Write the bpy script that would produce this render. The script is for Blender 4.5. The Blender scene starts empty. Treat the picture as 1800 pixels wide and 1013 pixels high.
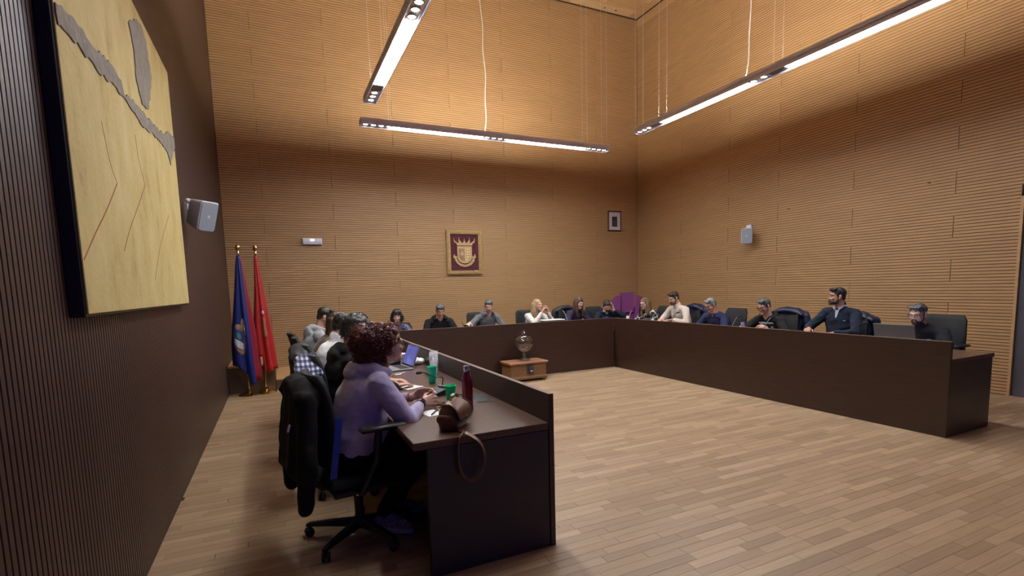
import bpy, bmesh, math, random
from mathutils import Vector, Matrix, noise
from mathutils.bvhtree import BVHTree
V = Vector
PI = math.pi
R = math.radians
random.seed(7)
scn = bpy.context.scene
col = scn.collection

# ------------------------------------------------------------------ camera, world, exposure
CAM = V((0.7538, -10.2016, 1.5348))
YAW, PITCH, ROLL, FPX, CXP, CYP = R(24.9991), R(-6.0261), R(-1.5585), 880.0, 900.0, 597.93
c_fw = V((math.sin(YAW)*math.cos(PITCH), math.cos(YAW)*math.cos(PITCH), math.sin(PITCH)))
c_rt = V((math.cos(YAW), -math.sin(YAW), 0)); c_up = c_rt.cross(c_fw)
c_r2 = c_rt*math.cos(ROLL) + c_up*math.sin(ROLL)
c_u2 = -c_rt*math.sin(ROLL) + c_up*math.cos(ROLL)
cam = bpy.data.objects.new('camera', bpy.data.cameras.new('camera')); col.objects.link(cam)
cam.matrix_world = Matrix(((c_r2.x, c_u2.x, -c_fw.x, CAM.x), (c_r2.y, c_u2.y, -c_fw.y, CAM.y), (c_r2.z, c_u2.z, -c_fw.z, CAM.z), (0, 0, 0, 1)))
cam.data.sensor_width = 36; cam.data.lens = 36*FPX/1800
cam.data.shift_x = 0; cam.data.shift_y = (CYP-506.5)/1800
cam.data.clip_start = 0.05
scn.camera = cam
def px(P):
    d = V(P)-CAM; z = d.dot(c_fw)
    return (CXP+FPX*d.dot(c_r2)/z, CYP-FPX*d.dot(c_u2)/z, z)

wd = bpy.data.worlds.new('dusk'); scn.world = wd; wd.use_nodes = True
bg = wd.node_tree.nodes['Background']; bg.inputs[0].default_value = (0.09, 0.11, 0.62, 1); bg.inputs[1].default_value = 0.33
scn.view_settings.view_transform = 'Standard'; scn.view_settings.look = 'None'
scn.view_settings.gamma = 1; scn.view_settings.use_curve_mapping = False
scn.view_settings.exposure = 0.0
DOWN, UP, SPOT = 100.0, 410.0, 112.0      # radiance of the pendant lamps' diffusers, uplight tubes and spot lenses
LAMP_RGB, UP_RGB = (0.90, 0.95, 1.0), (1.0, 0.95, 0.85)

# ------------------------------------------------------------------ materials
MATS = {}
def mat(name, rgb, rough=0.5, metal=0.0, var=0.0, vscale=6.0, stretch=(1, 1, 1), bump=0.0, bscale=60.0, emit=None, estr=0, trans=0, rnd=0.0, coat=0, alpha=1, spec=0.5, sheen=0):
    if name in MATS: return MATS[name]
    m = bpy.data.materials.new(name); m.use_nodes = True; MATS[name] = m
    nt = m.node_tree; N = nt.nodes; L = nt.links
    b = N['Principled BSDF']
    b.inputs['Base Color'].default_value = (*rgb, 1); b.inputs['Roughness'].default_value = rough
    b.inputs['Metallic'].default_value = metal; b.inputs['Transmission Weight'].default_value = trans
    b.inputs['Coat Weight'].default_value = coat; b.inputs['Alpha'].default_value = alpha
    b.inputs['Specular IOR Level'].default_value = spec; b.inputs['Sheen Weight'].default_value = sheen
    if emit: b.inputs['Emission Color'].default_value = (*emit, 1); b.inputs['Emission Strength'].default_value = estr
    if var or bump or rnd:
        tc = N.new('ShaderNodeTexCoord'); mp = N.new('ShaderNodeMapping'); mp.inputs['Scale'].default_value = stretch
        L.new(tc.outputs['Object'], mp.inputs['Vector'])
    if rnd:
        oi = N.new('ShaderNodeObjectInfo'); vm = N.new('ShaderNodeVectorMath'); vm.operation = 'SCALE'
        vm.inputs[0].default_value = (37, 91, 53); L.new(oi.outputs['Random'], vm.inputs['Scale']); L.new(vm.outputs[0], mp.inputs['Location'])
    if var or rnd:
        ns = N.new('ShaderNodeTexNoise'); ns.inputs['Scale'].default_value = vscale; ns.inputs['Detail'].default_value = 5; ns.inputs['Roughness'].default_value = 0.6
        L.new(mp.outputs[0], ns.inputs['Vector'])
        mr = N.new('ShaderNodeMapRange'); mr.inputs['From Min'].default_value = 0.3; mr.inputs['From Max'].default_value = 0.7
        mr.inputs['To Min'].default_value = 1-var; mr.inputs['To Max'].default_value = 1+var
        L.new(ns.outputs['Fac'], mr.inputs['Value'])
        val = mr.outputs[0]
        if rnd:
            m2 = N.new('ShaderNodeMapRange'); m2.inputs['To Min'].default_value = 1-rnd; m2.inputs['To Max'].default_value = 1+rnd
            L.new(oi.outputs['Random'], m2.inputs['Value'])
            mm = N.new('ShaderNodeMath'); mm.operation = 'MULTIPLY'; L.new(val, mm.inputs[0]); L.new(m2.outputs[0], mm.inputs[1]); val = mm.outputs[0]
        sc = N.new('ShaderNodeVectorMath'); sc.operation = 'SCALE'; sc.inputs[0].default_value = rgb
        L.new(val, sc.inputs['Scale']); L.new(sc.outputs[0], b.inputs['Base Color'])
    if bump:
        nb = N.new('ShaderNodeTexNoise'); nb.inputs['Scale'].default_value = bscale; nb.inputs['Detail'].default_value = 4
        L.new(mp.outputs[0], nb.inputs['Vector'])
        bp = N.new('ShaderNodeBump'); bp.inputs['Strength'].default_value = bump; bp.inputs['Distance'].default_value = 0.01
        L.new(nb.outputs['Fac'], bp.inputs['Height']); L.new(bp.outputs[0], b.inputs['Normal'])
    return m
def emat(name, rgb, s):
    return mat(name, (0.8, 0.8, 0.8), 0.4, emit=rgb, estr=s)
def ramp_mat(m, src, stops, interp='LINEAR'):
    N = m.node_tree.nodes; r = N.new('ShaderNodeValToRGB'); r.color_ramp.interpolation = interp
    e = r.color_ramp.elements
    while len(e) < len(stops): e.new(0.5)
    for i, (p, c) in enumerate(stops): e[i].position = p; e[i].color = (*c, 1)
    m.node_tree.links.new(src, r.inputs[0]); m.node_tree.links.new(r.outputs[0], N['Principled BSDF'].inputs['Base Color'])
    return r

OAK = mat('oak_slats', (0.445, 0.262, 0.118), 0.55, var=0.10, vscale=9, stretch=(0.25, 3, 3), rnd=0.03)
FELT = mat('groove_felt', (0.30, 0.168, 0.074), 0.95)
OAKV = mat('dark_stained_slats', (0.060, 0.031, 0.022), 0.42, var=0.16, vscale=8, stretch=(3, 3, 0.3), rnd=0.05)
OAKP = mat('oak_plain', (0.47, 0.28, 0.125), 0.5, var=0.12, vscale=7, stretch=(0.3, 3, 3))
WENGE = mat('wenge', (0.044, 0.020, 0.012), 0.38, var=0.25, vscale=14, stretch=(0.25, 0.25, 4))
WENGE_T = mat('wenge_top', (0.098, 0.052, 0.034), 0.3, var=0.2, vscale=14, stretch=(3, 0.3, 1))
WENGE_E = mat('wenge_edge', (0.03, 0.018, 0.013), 0.35, var=0.2, vscale=14)
SKIRT = mat('skirting_dark', (0.10, 0.052, 0.028), 0.45, var=0.2, vscale=9, stretch=(0.3, 2, 2))
BACKING = mat('groove_backing', (0.10, 0.055, 0.028), 0.9)
BLACK = mat('black_plastic', (0.012, 0.012, 0.014), 0.45)
BLACKF = mat('black_fabric', (0.007, 0.007, 0.008), 0.9, bump=0.3, bscale=300, spec=0.25)
MESHB = mat('chair_mesh_black', (0.014, 0.014, 0.016), 0.75, bump=0.4, bscale=500)
CHROME = mat('chrome', (0.75, 0.75, 0.77), 0.18, metal=1)
ALU = mat('lamp_aluminium', (0.70, 0.68, 0.78), 0.35)
BRASS = mat('brass', (0.72, 0.52, 0.20), 0.18, metal=1)
WHITE = mat('white_plastic', (0.68, 0.69, 0.72), 0.4)
GREYP = mat('grey_grille', (0.36, 0.40, 0.46), 0.6, bump=0.3, bscale=400)
PAPER = mat('paper', (0.85, 0.85, 0.86), 0.8)
GLASS = mat('clear_glass', (1, 1, 1), 0.02, trans=1)
SKIN = mat('skin', (0.60, 0.325, 0.235), 0.5, var=0.06, vscale=20, bump=0.05, bscale=200)
SKIN_L = mat('skin_light', (0.69, 0.405, 0.31), 0.5, var=0.06, vscale=20)
SKIN_T = mat('skin_tan', (0.50, 0.255, 0.17), 0.5, var=0.06, vscale=20)
LIP = mat('lips', (0.40, 0.13, 0.11), 0.45)
EYEW = mat('eye_white', (0.42, 0.39, 0.37), 0.25)
EYED = mat('iris', (0.02, 0.014, 0.01), 0.15)
LENS = mat('spectacle_lens', (0.8, 0.8, 0.85), 0.05, alpha=0.10, spec=0.3)

# ------------------------------------------------------------------ mesh building
class MB:
    def __init__(s): s.v = []; s.f = []; s.mi = []; s.m = 0
    def add(s, vs, fs):
        o = len(s.v); s.v += [tuple(p) for p in vs]; s.f += [tuple(i+o for i in f) for f in fs]; s.mi += [s.m]*len(fs); return s
    def box(s, x0, x1, y0, y1, z0, z1, b=0.0, M=None):
        if b <= 0:
            vs = [(x, y, z) for x in (x0, x1) for y in (y0, y1) for z in (z0, z1)]
            fs = [(0, 1, 3, 2), (4, 6, 7, 5), (0, 4, 5, 1), (2, 3, 7, 6), (0, 2, 6, 4), (1, 5, 7, 3)]
        else:
            b = min(b, abs(x1-x0)/2.01, abs(y1-y0)/2.01, abs(z1-z0)/2.01)
            vs = []; idx = {}
            for i in (0, 1):
                for j in (0, 1):
                    for k in (0, 1):
                        for a in range(3):
                            p = [(x0, x1)[i], (y0, y1)[j], (z0, z1)[k]]
                            for q in range(3):
                                if q != a: p[q] += b if (i, j, k)[q] == 0 else -b
                            idx[i, j, k, a] = len(vs); vs.append(tuple(p))
            fs = []
            for a in range(3):
                o = [q for q in range(3) if q != a]
                for sd in (0, 1):
                    r = []
                    for (p, q) in ((0, 0), (1, 0), (1, 1), (0, 1)):
                        t = [0, 0, 0]; t[a] = sd; t[o[0]] = p; t[o[1]] = q; r.append(idx[t[0], t[1], t[2], a])
                    fs.append(tuple(r))
                for p in (0, 1):
                    for q in (0, 1):
                        t = [0, 0, 0]; t[o[0]] = p; t[o[1]] = q; t0 = list(t); t1 = list(t); t1[a] = 1
                        fs.append((idx[(*t0, o[0])], idx[(*t1, o[0])], idx[(*t1, o[1])], idx[(*t0, o[1])]))
            for i in (0, 1):
                for j in (0, 1):
                    for k in (0, 1): fs.append((idx[i, j, k, 0], idx[i, j, k, 1], idx[i, j, k, 2]))
        if M is not None: vs = [M @ V(p) for p in vs]
        return s.add(vs, fs)
    def rings(s, rs, closed=True, cap=True):
        n = len(rs[0]); vs = [p for r in rs for p in r]; fs = []
        for i in range(len(rs)-1):
            for j in range(n if closed else n-1):
                k = (j+1) % n; fs.append((i*n+j, i*n+k, (i+1)*n+k, (i+1)*n+j))
        if cap and closed: fs.append(tuple(range(n-1, -1, -1))); fs.append(tuple((len(rs)-1)*n+j for j in range(n)))
        return s.add(vs, fs)
    def lathe(s, prof, seg=24, M=None, cap=True):
        rs = [[V((max(r, 1e-4)*math.cos(2*PI*j/seg), max(r, 1e-4)*math.sin(2*PI*j/seg), z)) for j in range(seg)] for r, z in prof]
        if M is not None: rs = [[M @ p for p in r] for r in rs]
        return s.rings(rs, cap=cap)
    def cyl(s, a, b, r, r2=None, seg=10): return s.tube([a, b], [r, r if r2 is None else r2], seg)
    def tube(s, pts, rad, seg=8, closed=False):
        pts = [V(p) for p in pts]; n = len(pts)
        if not isinstance(rad, (list, tuple)): rad = [rad]*n
        rs = []; prev = None
        for i, p in enumerate(pts):
            if closed: t = (pts[(i+1) % n]-pts[i-1])
            else: t = pts[min(i+1, n-1)]-pts[max(i-1, 0)]
            t.normalize()
            if prev is None: u = t.orthogonal().normalized()
            else: u = (prev-t*prev.dot(t)).normalized()
            prev = u; w = t.cross(u)
            rs.append([p+(u*math.cos(2*PI*j/seg)+w*math.sin(2*PI*j/seg))*rad[i] for j in range(seg)])
        if closed: rs.append(rs[0]); return s.rings(rs, cap=False)
        return s.rings(rs)
    def ribbon(s, pts, w, th, side):
        side = [V(q).normalized() for q in side] if isinstance(side, list) else [V(side).normalized()]*len(pts)
        pts = [V(p) for p in pts]; rs = []
        for i, p in enumerate(pts):
            t = (pts[min(i+1, len(pts)-1)]-pts[max(i-1, 0)]).normalized(); sd = side[i]; n = t.cross(sd).normalized()
            rs.append([p+sd*w/2+n*th/2, p-sd*w/2+n*th/2, p-sd*w/2-n*th/2, p+sd*w/2-n*th/2])
        return s.rings(rs)
    def ell(s, c, r, M=None, seg=12, rg=8):
        rs = []
        for i in range(rg+1):
            a = -PI/2+PI*i/rg; cr = max(math.cos(a), 0.02)
            rs.append([V((r[0]*cr*math.cos(2*PI*j/seg), r[1]*cr*math.sin(2*PI*j/seg), r[2]*math.sin(a))) for j in range(seg)])
        T = Matrix.Translation(V(c)) if M is None else M @ Matrix.Translation(V(c))
        return s.rings([[T @ p for p in r_] for r_ in rs])
    def cap(s, a, b, ra, rb, seg=10, fl=1.0, n=None):
        """tapered limb with round ends; fl flattens it along n"""
        a, b = V(a), V(b); t = (b-a)
        if t.length < 1e-6: t = V((0, 0, 1))
        ln = t.length; t.normalize()
        w = V(n)-t*V(n).dot(t) if n is not None else t.orthogonal()
        w.normalize(); u = t.cross(w); rs = []
        for k in range(4):
            q = PI/2*(1-k/3.0); rs.append((a-t*ra*math.sin(q), max(ra*math.cos(q), ra*0.05)))
        for k in range(4):
            q = PI/2*(k/3.0); rs.append((b+t*rb*math.sin(q), max(rb*math.cos(q), rb*0.05)))
        return s.rings([[c+(u*math.cos(2*PI*j/seg)+w*fl*math.sin(2*PI*j/seg))*r for j in range(seg)] for c, r in rs])
    def prism(s, poly, z0, z1, M=None):
        n = len(poly); vs = [V((x, y, z0)) for x, y in poly]+[V((x, y, z1)) for x, y in poly]
        if M is not None: vs = [M @ p for p in vs]
        return s.add(vs, [tuple(range(n-1, -1, -1)), tuple(range(n, 2*n))]+[(i, (i+1) % n, n+(i+1) % n, n+i) for i in range(n)])
    def mesh(s, name, mats):
        me = bpy.data.meshes.new(name); me.from_pydata(s.v, [], s.f)
        for m in (mats if isinstance(mats, (list, tuple)) else [mats]): me.materials.append(m)
        if len(me.materials) > 1: me.polygons.foreach_set('material_index', s.mi)
        bm = bmesh.new(); bm.from_mesh(me); bmesh.ops.recalc_face_normals(bm, faces=bm.faces[:]); bm.to_mesh(me); bm.free()
        return me
    def build(s, name, mats, parent=None, smooth=False, loc=None, rot=None):
        return link(name, s.mesh(name, mats), parent, smooth, loc, rot)
def link(name, me, parent=None, smooth=False, loc=None, rot=None):
    if smooth:
        me.polygons.foreach_set('use_smooth', [True]*len(me.polygons))
        if smooth != 'all':
            try: me.set_sharp_from_angle(angle=R(40))
            except Exception: pass
    o = bpy.data.objects.new(name, me); col.objects.link(o)
    if parent is not None: o.parent = parent
    if loc is not None: o.location = loc
    if rot is not None: o.rotation_euler = rot
    return o
def tag(o, label=None, cat=None, group=None, kind=None):
    if label: o['label'] = label
    if cat: o['category'] = cat
    if group: o['group'] = group
    if kind: o['kind'] = kind
    return o
def empty(name, loc=(0, 0, 0), rz=0, label=None, cat=None, group=None, kind=None):
    o = bpy.data.objects.new(name, None); col.objects.link(o); o.empty_display_size = 0.1
    o.location = loc; o.rotation_euler = (0, 0, rz)
    return tag(o, label, cat, group, kind)
def copy_tree(o, parent=None):
    c = o.copy(); col.objects.link(c)
    if parent is not None: c.parent = parent
    for ch in o.children: copy_tree(ch, c)
    return c
def remesh(mb, voxel, smooth=2, dec=1.0, fold=None):
    me = bpy.data.meshes.new('tmp'); me.from_pydata(mb.v, [], mb.f)
    bm = bmesh.new(); bm.from_mesh(me); bmesh.ops.recalc_face_normals(bm, faces=bm.faces[:]); bm.to_mesh(me); bm.free()
    o = bpy.data.objects.new('tmp', me); col.objects.link(o)
    m = o.modifiers.new('r', 'REMESH'); m.mode = 'VOXEL'; m.voxel_size = voxel; m.adaptivity = 0
    if smooth:
        m = o.modifiers.new('s', 'SMOOTH'); m.factor = 0.5; m.iterations = smooth
    if dec < 1:
        m = o.modifiers.new('d', 'DECIMATE'); m.ratio = dec
    dg = bpy.context.evaluated_depsgraph_get()
    r = bpy.data.meshes.new_from_object(o.evaluated_get(dg))
    bpy.data.objects.remove(o); bpy.data.meshes.remove(me)
    if fold:
        ns = [v.normal.copy() for v in r.vertices]
        for v, n in zip(r.vertices, ns): v.co += n*fold(v.co)
        r.update()
    return r
def setmat(me, m):
    me.materials.clear(); me.materials.append(m); return me

# ------------------------------------------------------------------ the room
W, H = 9.0534, 7.828
YN = -13.0
def slat_mesh(name, L, rows, pitch, depth, gw, m, felt=None):
    """one acoustic panel: a board L long with `rows` ribs; local x along the ribs, z across, front at y=-depth"""
    mb = MB(); prof = []
    for i in range(rows):
        z = i*pitch
        prof += [(-depth+0.010, z+0.0005), (-depth+0.010, z+gw), (-depth, z+gw+0.001), (-depth, z+pitch-0.0005)]
    prof += [(-depth+0.010, rows*pitch-0.0004), (0, rows*pitch-0.0004), (0, 0.0005)]
    a = [V((0.003, y, z)) for y, z in prof]; b = [V((L-0.003, y, z)) for y, z in prof]
    n = len(prof)
    for i in range(n):
        mb.m = 1 if felt and i < 4*rows and i % 4 in (0, 1, 3) else 0
        mb.add([a[i], a[(i+1) % n], b[(i+1) % n], b[i]], [(0, 1, 2, 3)])
    mb.m = 0
    for i in range(rows):                       # end faces rib by rib
        for q in (0, n):
            mb.add([(a+b)[q+4*i+2], (a+b)[q+4*i+3], V(((a+b)[q].x, 0, prof[4*i+3][1])), V(((a+b)[q].x, 0, prof[4*i+2][1]))], [(0, 1, 2, 3)])
    return mb.mesh(name, [m, felt] if felt else m)
CACHE = {}
def panel(parent, L, loc, rot, rows, pitch, gw, m):
    k = (round(L, 3), m.name)
    if k not in CACHE: CACHE[k] = slat_mesh('wall_panel', L, rows, pitch, 0.03, gw, m, FELT)
    return link('wall_panel', CACHE[k], parent, loc=loc, rot=rot)
RH = H/27
def rows_of(wall, x_lo, x_hi, joints_even, joints_odd, place, skip=None):
    for k in range(27):
        js = joints_even if k % 2 == 0 else joints_odd
        xs = [x_lo]+[j for j in js if x_lo+0.05 < j < x_hi-0.05]+[x_hi]
        for a, b in zip(xs, xs[1:]):
            for (p, q) in (skip(k, a, b) if skip else [(a, b)]): place(wall, p, q, k)
wall_back = empty('wall_back', (0, 0, 0), kind='structure'); tag(wall_back, 'back wall of horizontal grooved oak slat panels with staggered joints')
MB().box(-0.3, W+0.3, 0.031, 0.25, 0, H+0.3).build('backing', BACKING, wall_back)
rows_of(wall_back, 0, W, [1.845+2.395*i for i in range(4)], [0.648+2.395*i for i in range(5)],
        lambda w, a, b, k: panel(w, b-a, (a, 0.03, k*RH), None, 7, RH/7, 0.0080, OAK))
wall_right = empty('wall_right', (W, 0, 0), kind='structure'); tag(wall_right, 'wall on the right of horizontal grooved oak slat panels')
DY0, DY1, DH = 7.20, 9.0, 2.5          # door opening, distance from the back wall
MB().box(0.031, 0.25, -DY0, 0.2, 0, H).box(0.031, 0.25, YN, -DY1, 0, H).box(0.031, 0.25, -DY1, -DY0, DH, H).build('backing', BACKING, wall_right)
def skip_door(k, a, b):
    if (k+0.5)*RH > DH+0.02: return [(a, b)]
    out = []
    if a < DY0: out.append((a, min(b, DY0)))
    if b > DY1: out.append((max(a, DY1), b))
    return [(p, q) for p, q in out if q-p > 0.03]
# rotated so that local x runs towards the viewer (-Y) and the front faces -X
def pl_right(w, a, b, k): panel(w, b-a, (0.03, -a, k*RH), (0, 0, -PI/2), 7, RH/7, 0.0080, OAK)
rows_of(wall_right, 0, -YN, [0.42+2.395*i for i in range(6)] and [2.80, 5.21, 7.6, 10.0, 12.4], [1.51, 3.90, 6.53, 8.9, 11.3], pl_right, skip_door)
wall_left = empty('wall_left', (0, 0, 0), kind='structure'); tag(wall_left, 'dark brown wall on the left with vertical grooved slats')
MB().box(-0.25, -0.031, YN, 0.2, 0, H).build('backing', BACKING, wall_left)
for i in range(int(-YN/0.289)):      # local x up, ribs vertical, front facing +X
    k = ('v',)
    if k not in CACHE: CACHE[k] = slat_mesh('wall_panel', H, 8, 0.289/8, 0.03, 0.008, OAKV); 
    o = link('wall_panel', CACHE[k], wall_left)
    o.matrix_local = Matrix(((0, -1, 0, -0.03), (0, 0, -1, -i*0.289), (1, 0, 0, 0), (0, 0, 0, 1)))
# material for vertical boards runs along local x as the mesh does
ceiling = empty('ceiling', (0, 0, H), kind='structure'); tag(ceiling, 'oak ceiling with paler rectangular panels')
MB().box(-0.3, W+0.3, YN, 0.3, 0.03, 0.25).build('slab', OAKP, ceiling)
for i in range(8):
    for j in range(11):
        x0 = i*W/8; y0 = -0.03-j*1.18
        MB().box(x0+0.004, x0+W/8-0.004, y0-1.172, y0, 0.0, 0.03).build('ceiling_panel', OAKP, ceiling)
PALE = mat('pale_ceiling_board', (0.55, 0.36, 0.18), 0.5, var=0.08)
for (x0, x1, y0, y1) in ((7.07, 8.70, -0.34, -0.13), (8.62, 8.76, -2.4, -0.75), (4.6, 6.2, -0.34, -0.13)):
    b = MB().box(x0, x1, y0, y1, -0.05, -0.001, 0.004).build('ceiling_batten', PALE, ceiling)
for x in (7.95, 8.25):
    MB().lathe([(0.0, 0), (0.022, 0), (0.022, 0.006), (0.0, 0.006)], 12).build('sprinkler_head', BLACK, ceiling, loc=(x, -0.24, -0.057))
tr = MB().box(W-0.015, W+0.03, -7.5, -0.001, H-0.20, H-0.001).build('trim_1', OAKP); tag(tr, 'plain oak band at the top of the side wall', kind='structure')

tr = MB().box(0, W, -0.029, 0.029, H-0.012, H+0.029).build('shade_trim_2', WENGE_E); tag(tr, 'dark strip painted as the shadow gap between the back wall and the ceiling', kind='structure')  # solid dark strip, its colour stands in for shade along the joint
tr = MB().box(W-0.045, W-0.016, -7.5, -0.03, H-0.010, H-0.001).build('shade_trim_3', WENGE_E); tag(tr, 'dark strip painted as the shadow gap between the side wall and the ceiling', kind='structure')  # same along the side wall: the shade line is painted dark
# floor: strips of oak laid across the room
floor = empty('floor', (0, 0, 0), kind='structure'); tag(floor, 'oak strip parquet floor')
MB().box(-0.3, W+3, YN, 0.3, -0.2, -0.012).build('subfloor', BACKING, floor)
def plank_mat(name, island):
    m = mat(name, (0.4, 0.25, 0.12), 0.42, bump=0.04, bscale=120)
    nt = m.node_tree; N = nt.nodes; L = nt.links
    if island: g = N.new('ShaderNodeNewGeometry'); rnd = g.outputs['Random Per Island']
    else: g = N.new('ShaderNodeObjectInfo'); rnd = g.outputs['Random']
    r = ramp_mat(m, rnd, [(0.0, (0.29, 0.188, 0.108)), (0.35, (0.34, 0.226, 0.132)), (0.7, (0.375, 0.253, 0.15)), (1.0, (0.44, 0.309, 0.188))])
    ge = N.new('ShaderNodeNewGeometry'); mp = N.new('ShaderNodeMapping'); mp.inputs['Scale'].default_value = (2.0, 45, 10)
    L.new(ge.outputs['Position'], mp.inputs[0]); ns = N.new('ShaderNodeTexNoise'); ns.inputs['Scale'].default_value = 1.6; ns.inputs['Detail'].default_value = 5
    L.new(mp.outputs[0], ns.inputs[0]); mr = N.new('ShaderNodeMapRange'); mr.inputs['From Min'].default_value = 0.3; mr.inputs['From Max'].default_value = 0.7; mr.inputs['To Min'].default_value = 0.88; mr.inputs['To Max'].default_value = 1.1
    L.new(ns.outputs[0], mr.inputs[0]); sc = N.new('ShaderNodeVectorMath'); sc.operation = 'SCALE'
    L.new(r.outputs[0], sc.inputs[0]); L.new(mr.outputs[0], sc.inputs['Scale']); L.new(sc.outputs[0], N['Principled BSDF'].inputs['Base Color'])
    return m
PL_A, PL_B = plank_mat('oak_strip', False), plank_mat('oak_strip_field', True)
PW = 0.068
planks = []
y = 0.0; rr = random.Random(3)
while y > -10.6:
    x = -rr.random()*0.5
    while x < W+1.2:
        L = rr.choice((0.32, 0.40, 0.48, 0.55, 0.62)); a, b = max(x, 0), min(x+L, W+1.2)
        if b-a > 0.03: planks.append((a, b, y-PW, y))
        x += L
    y -= PW
def shown(p):
    a, b, y0, y1 = p; q = [px((X, Y, 0)) for X, Y in ((a, y0), (b, y0), (b, y1), (a, y1))]
    if any(t[2] < 0.3 for t in q): return 0
    cx = sum(t[0] for t in q)/4; cy = sum(t[1] for t in q)/4
    if not (-20 < cx < 1820 and cy < 1025): return 0
    X, Y = (a+b)/2, (y0+y1)/2
    if 1.4 < X < 2.7 and -7.72 < Y < -1.7: return 0
    if X > 6.4 and Y > -7.74 and X < 8.6: return 0
    if Y > -2.6: return 0
    return abs(sum(q[i][0]*q[(i+1) % 4][1]-q[(i+1) % 4][0]*q[i][1] for i in range(4)))/2
planks.sort(key=shown, reverse=True)
def plank_geo(mb, L, x=0, y=0, dz=0):
    c = 0.0006
    vs = [(x+0.0006, y, -0.012), (x+L-0.0006, y, -0.012), (x+L-0.0006, y+PW, -0.012), (x+0.0006, y+PW, -0.012),
          (x+0.0003+c, y+0.0003+c, dz), (x+L-0.0003-c, y+0.0003+c, dz), (x+L-0.0003-c, y+PW-0.0003-c, dz), (x+0.0003+c, y+PW-0.0003-c, dz)]
    mb.add(vs, [(4, 5, 6, 7), (0, 1, 5, 4), (1, 2, 6, 5), (2, 3, 7, 6), (3, 0, 4, 7)])
for p in planks[:300]:
    L = round(p[1]-p[0], 2); k = ('pl', L)
    if k not in CACHE:
        mb = MB(); plank_geo(mb, L); CACHE[k] = mb.mesh('plank', PL_A)
    link('plank', CACHE[k], floor, loc=(p[0], p[2], rr.choice((0, 0, -0.0004))))
mb = MB()
for p in planks[300:]: plank_geo(mb, p[1]-p[0], p[0], p[2], rr.choice((0, 0, -0.0004)))
tag(mb.build('plank_field', PL_B, floor), kind='stuff')

# low ledge along the back wall, taller box in the corner behind the flags
pt = empty('trim_4', (0, 0, 0), kind='structure'); tag(pt, 'low oak topped ledge along the back wall behind the flags')
MB().box(0.0, 0.655, -1.44, -0.02, 0.0, 0.40, 0.004).build('tall_box', SKIRT, pt)
MB().box(0.0, 0.66, -1.445, -0.02, 0.401, 0.43, 0.003).build('box_top', OAKP, pt)
MB().box(0.662, 1.6, -1.44, -0.02, 0.0, 0.15, 0.004).build('riser', SKIRT, pt)
MB().box(0.662, 1.605, -1.445, -0.02, 0.151, 0.175, 0.003).build('ledge_top', OAKP, pt)
bb = MB().box(1.606, W-0.02, -0.02, -0.001, 0, 0.1, 0.003).build('baseboard_back', SKIRT); tag(bb, 'dark baseboard along the back wall', kind='structure')
bb = MB().box(W-0.02, W-0.001, -7.18, -0.021, 0, 0.002).build('baseboard_right', SKIRT); tag(bb, 'thin strip at the foot of the oak wall', kind='structure')
# door in the right wall
DOORM = mat('door_dark_grey', (0.085, 0.08, 0.095), 0.4, var=0.1)
dr = empty('door_1', (W, -DY0, 0), kind='structure'); tag(dr, 'tall dark grey door recessed in the oak wall beyond the desk end')
MB().box(-0.012, 0.14, -0.03, 0.0, 0, DH).box(-0.012, 0.14, -(DY1-DY0), -(DY1-DY0)+0.03, 0, DH).box(-0.012, 0.14, -(DY1-DY0), 0, DH-0.03, DH+0.0).build('door_frame', OAKP, dr)
MB().box(0.02, 0.06, -0.88, -0.034, 0.005, DH-0.034, 0.003).build('door_leaf', DOORM, dr)
MB().box(0.02, 0.06, -(DY1-DY0)+0.034, -0.885, 0.005, DH-0.034, 0.003).build('door_leaf', DOORM, dr)
h = MB(); h.tube([(0.02, -0.82, 1.0), (-0.03, -0.82, 1.0), (-0.03, -0.70, 1.0)], 0.009); h.build('door_handle', CHROME, dr, True)

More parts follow.
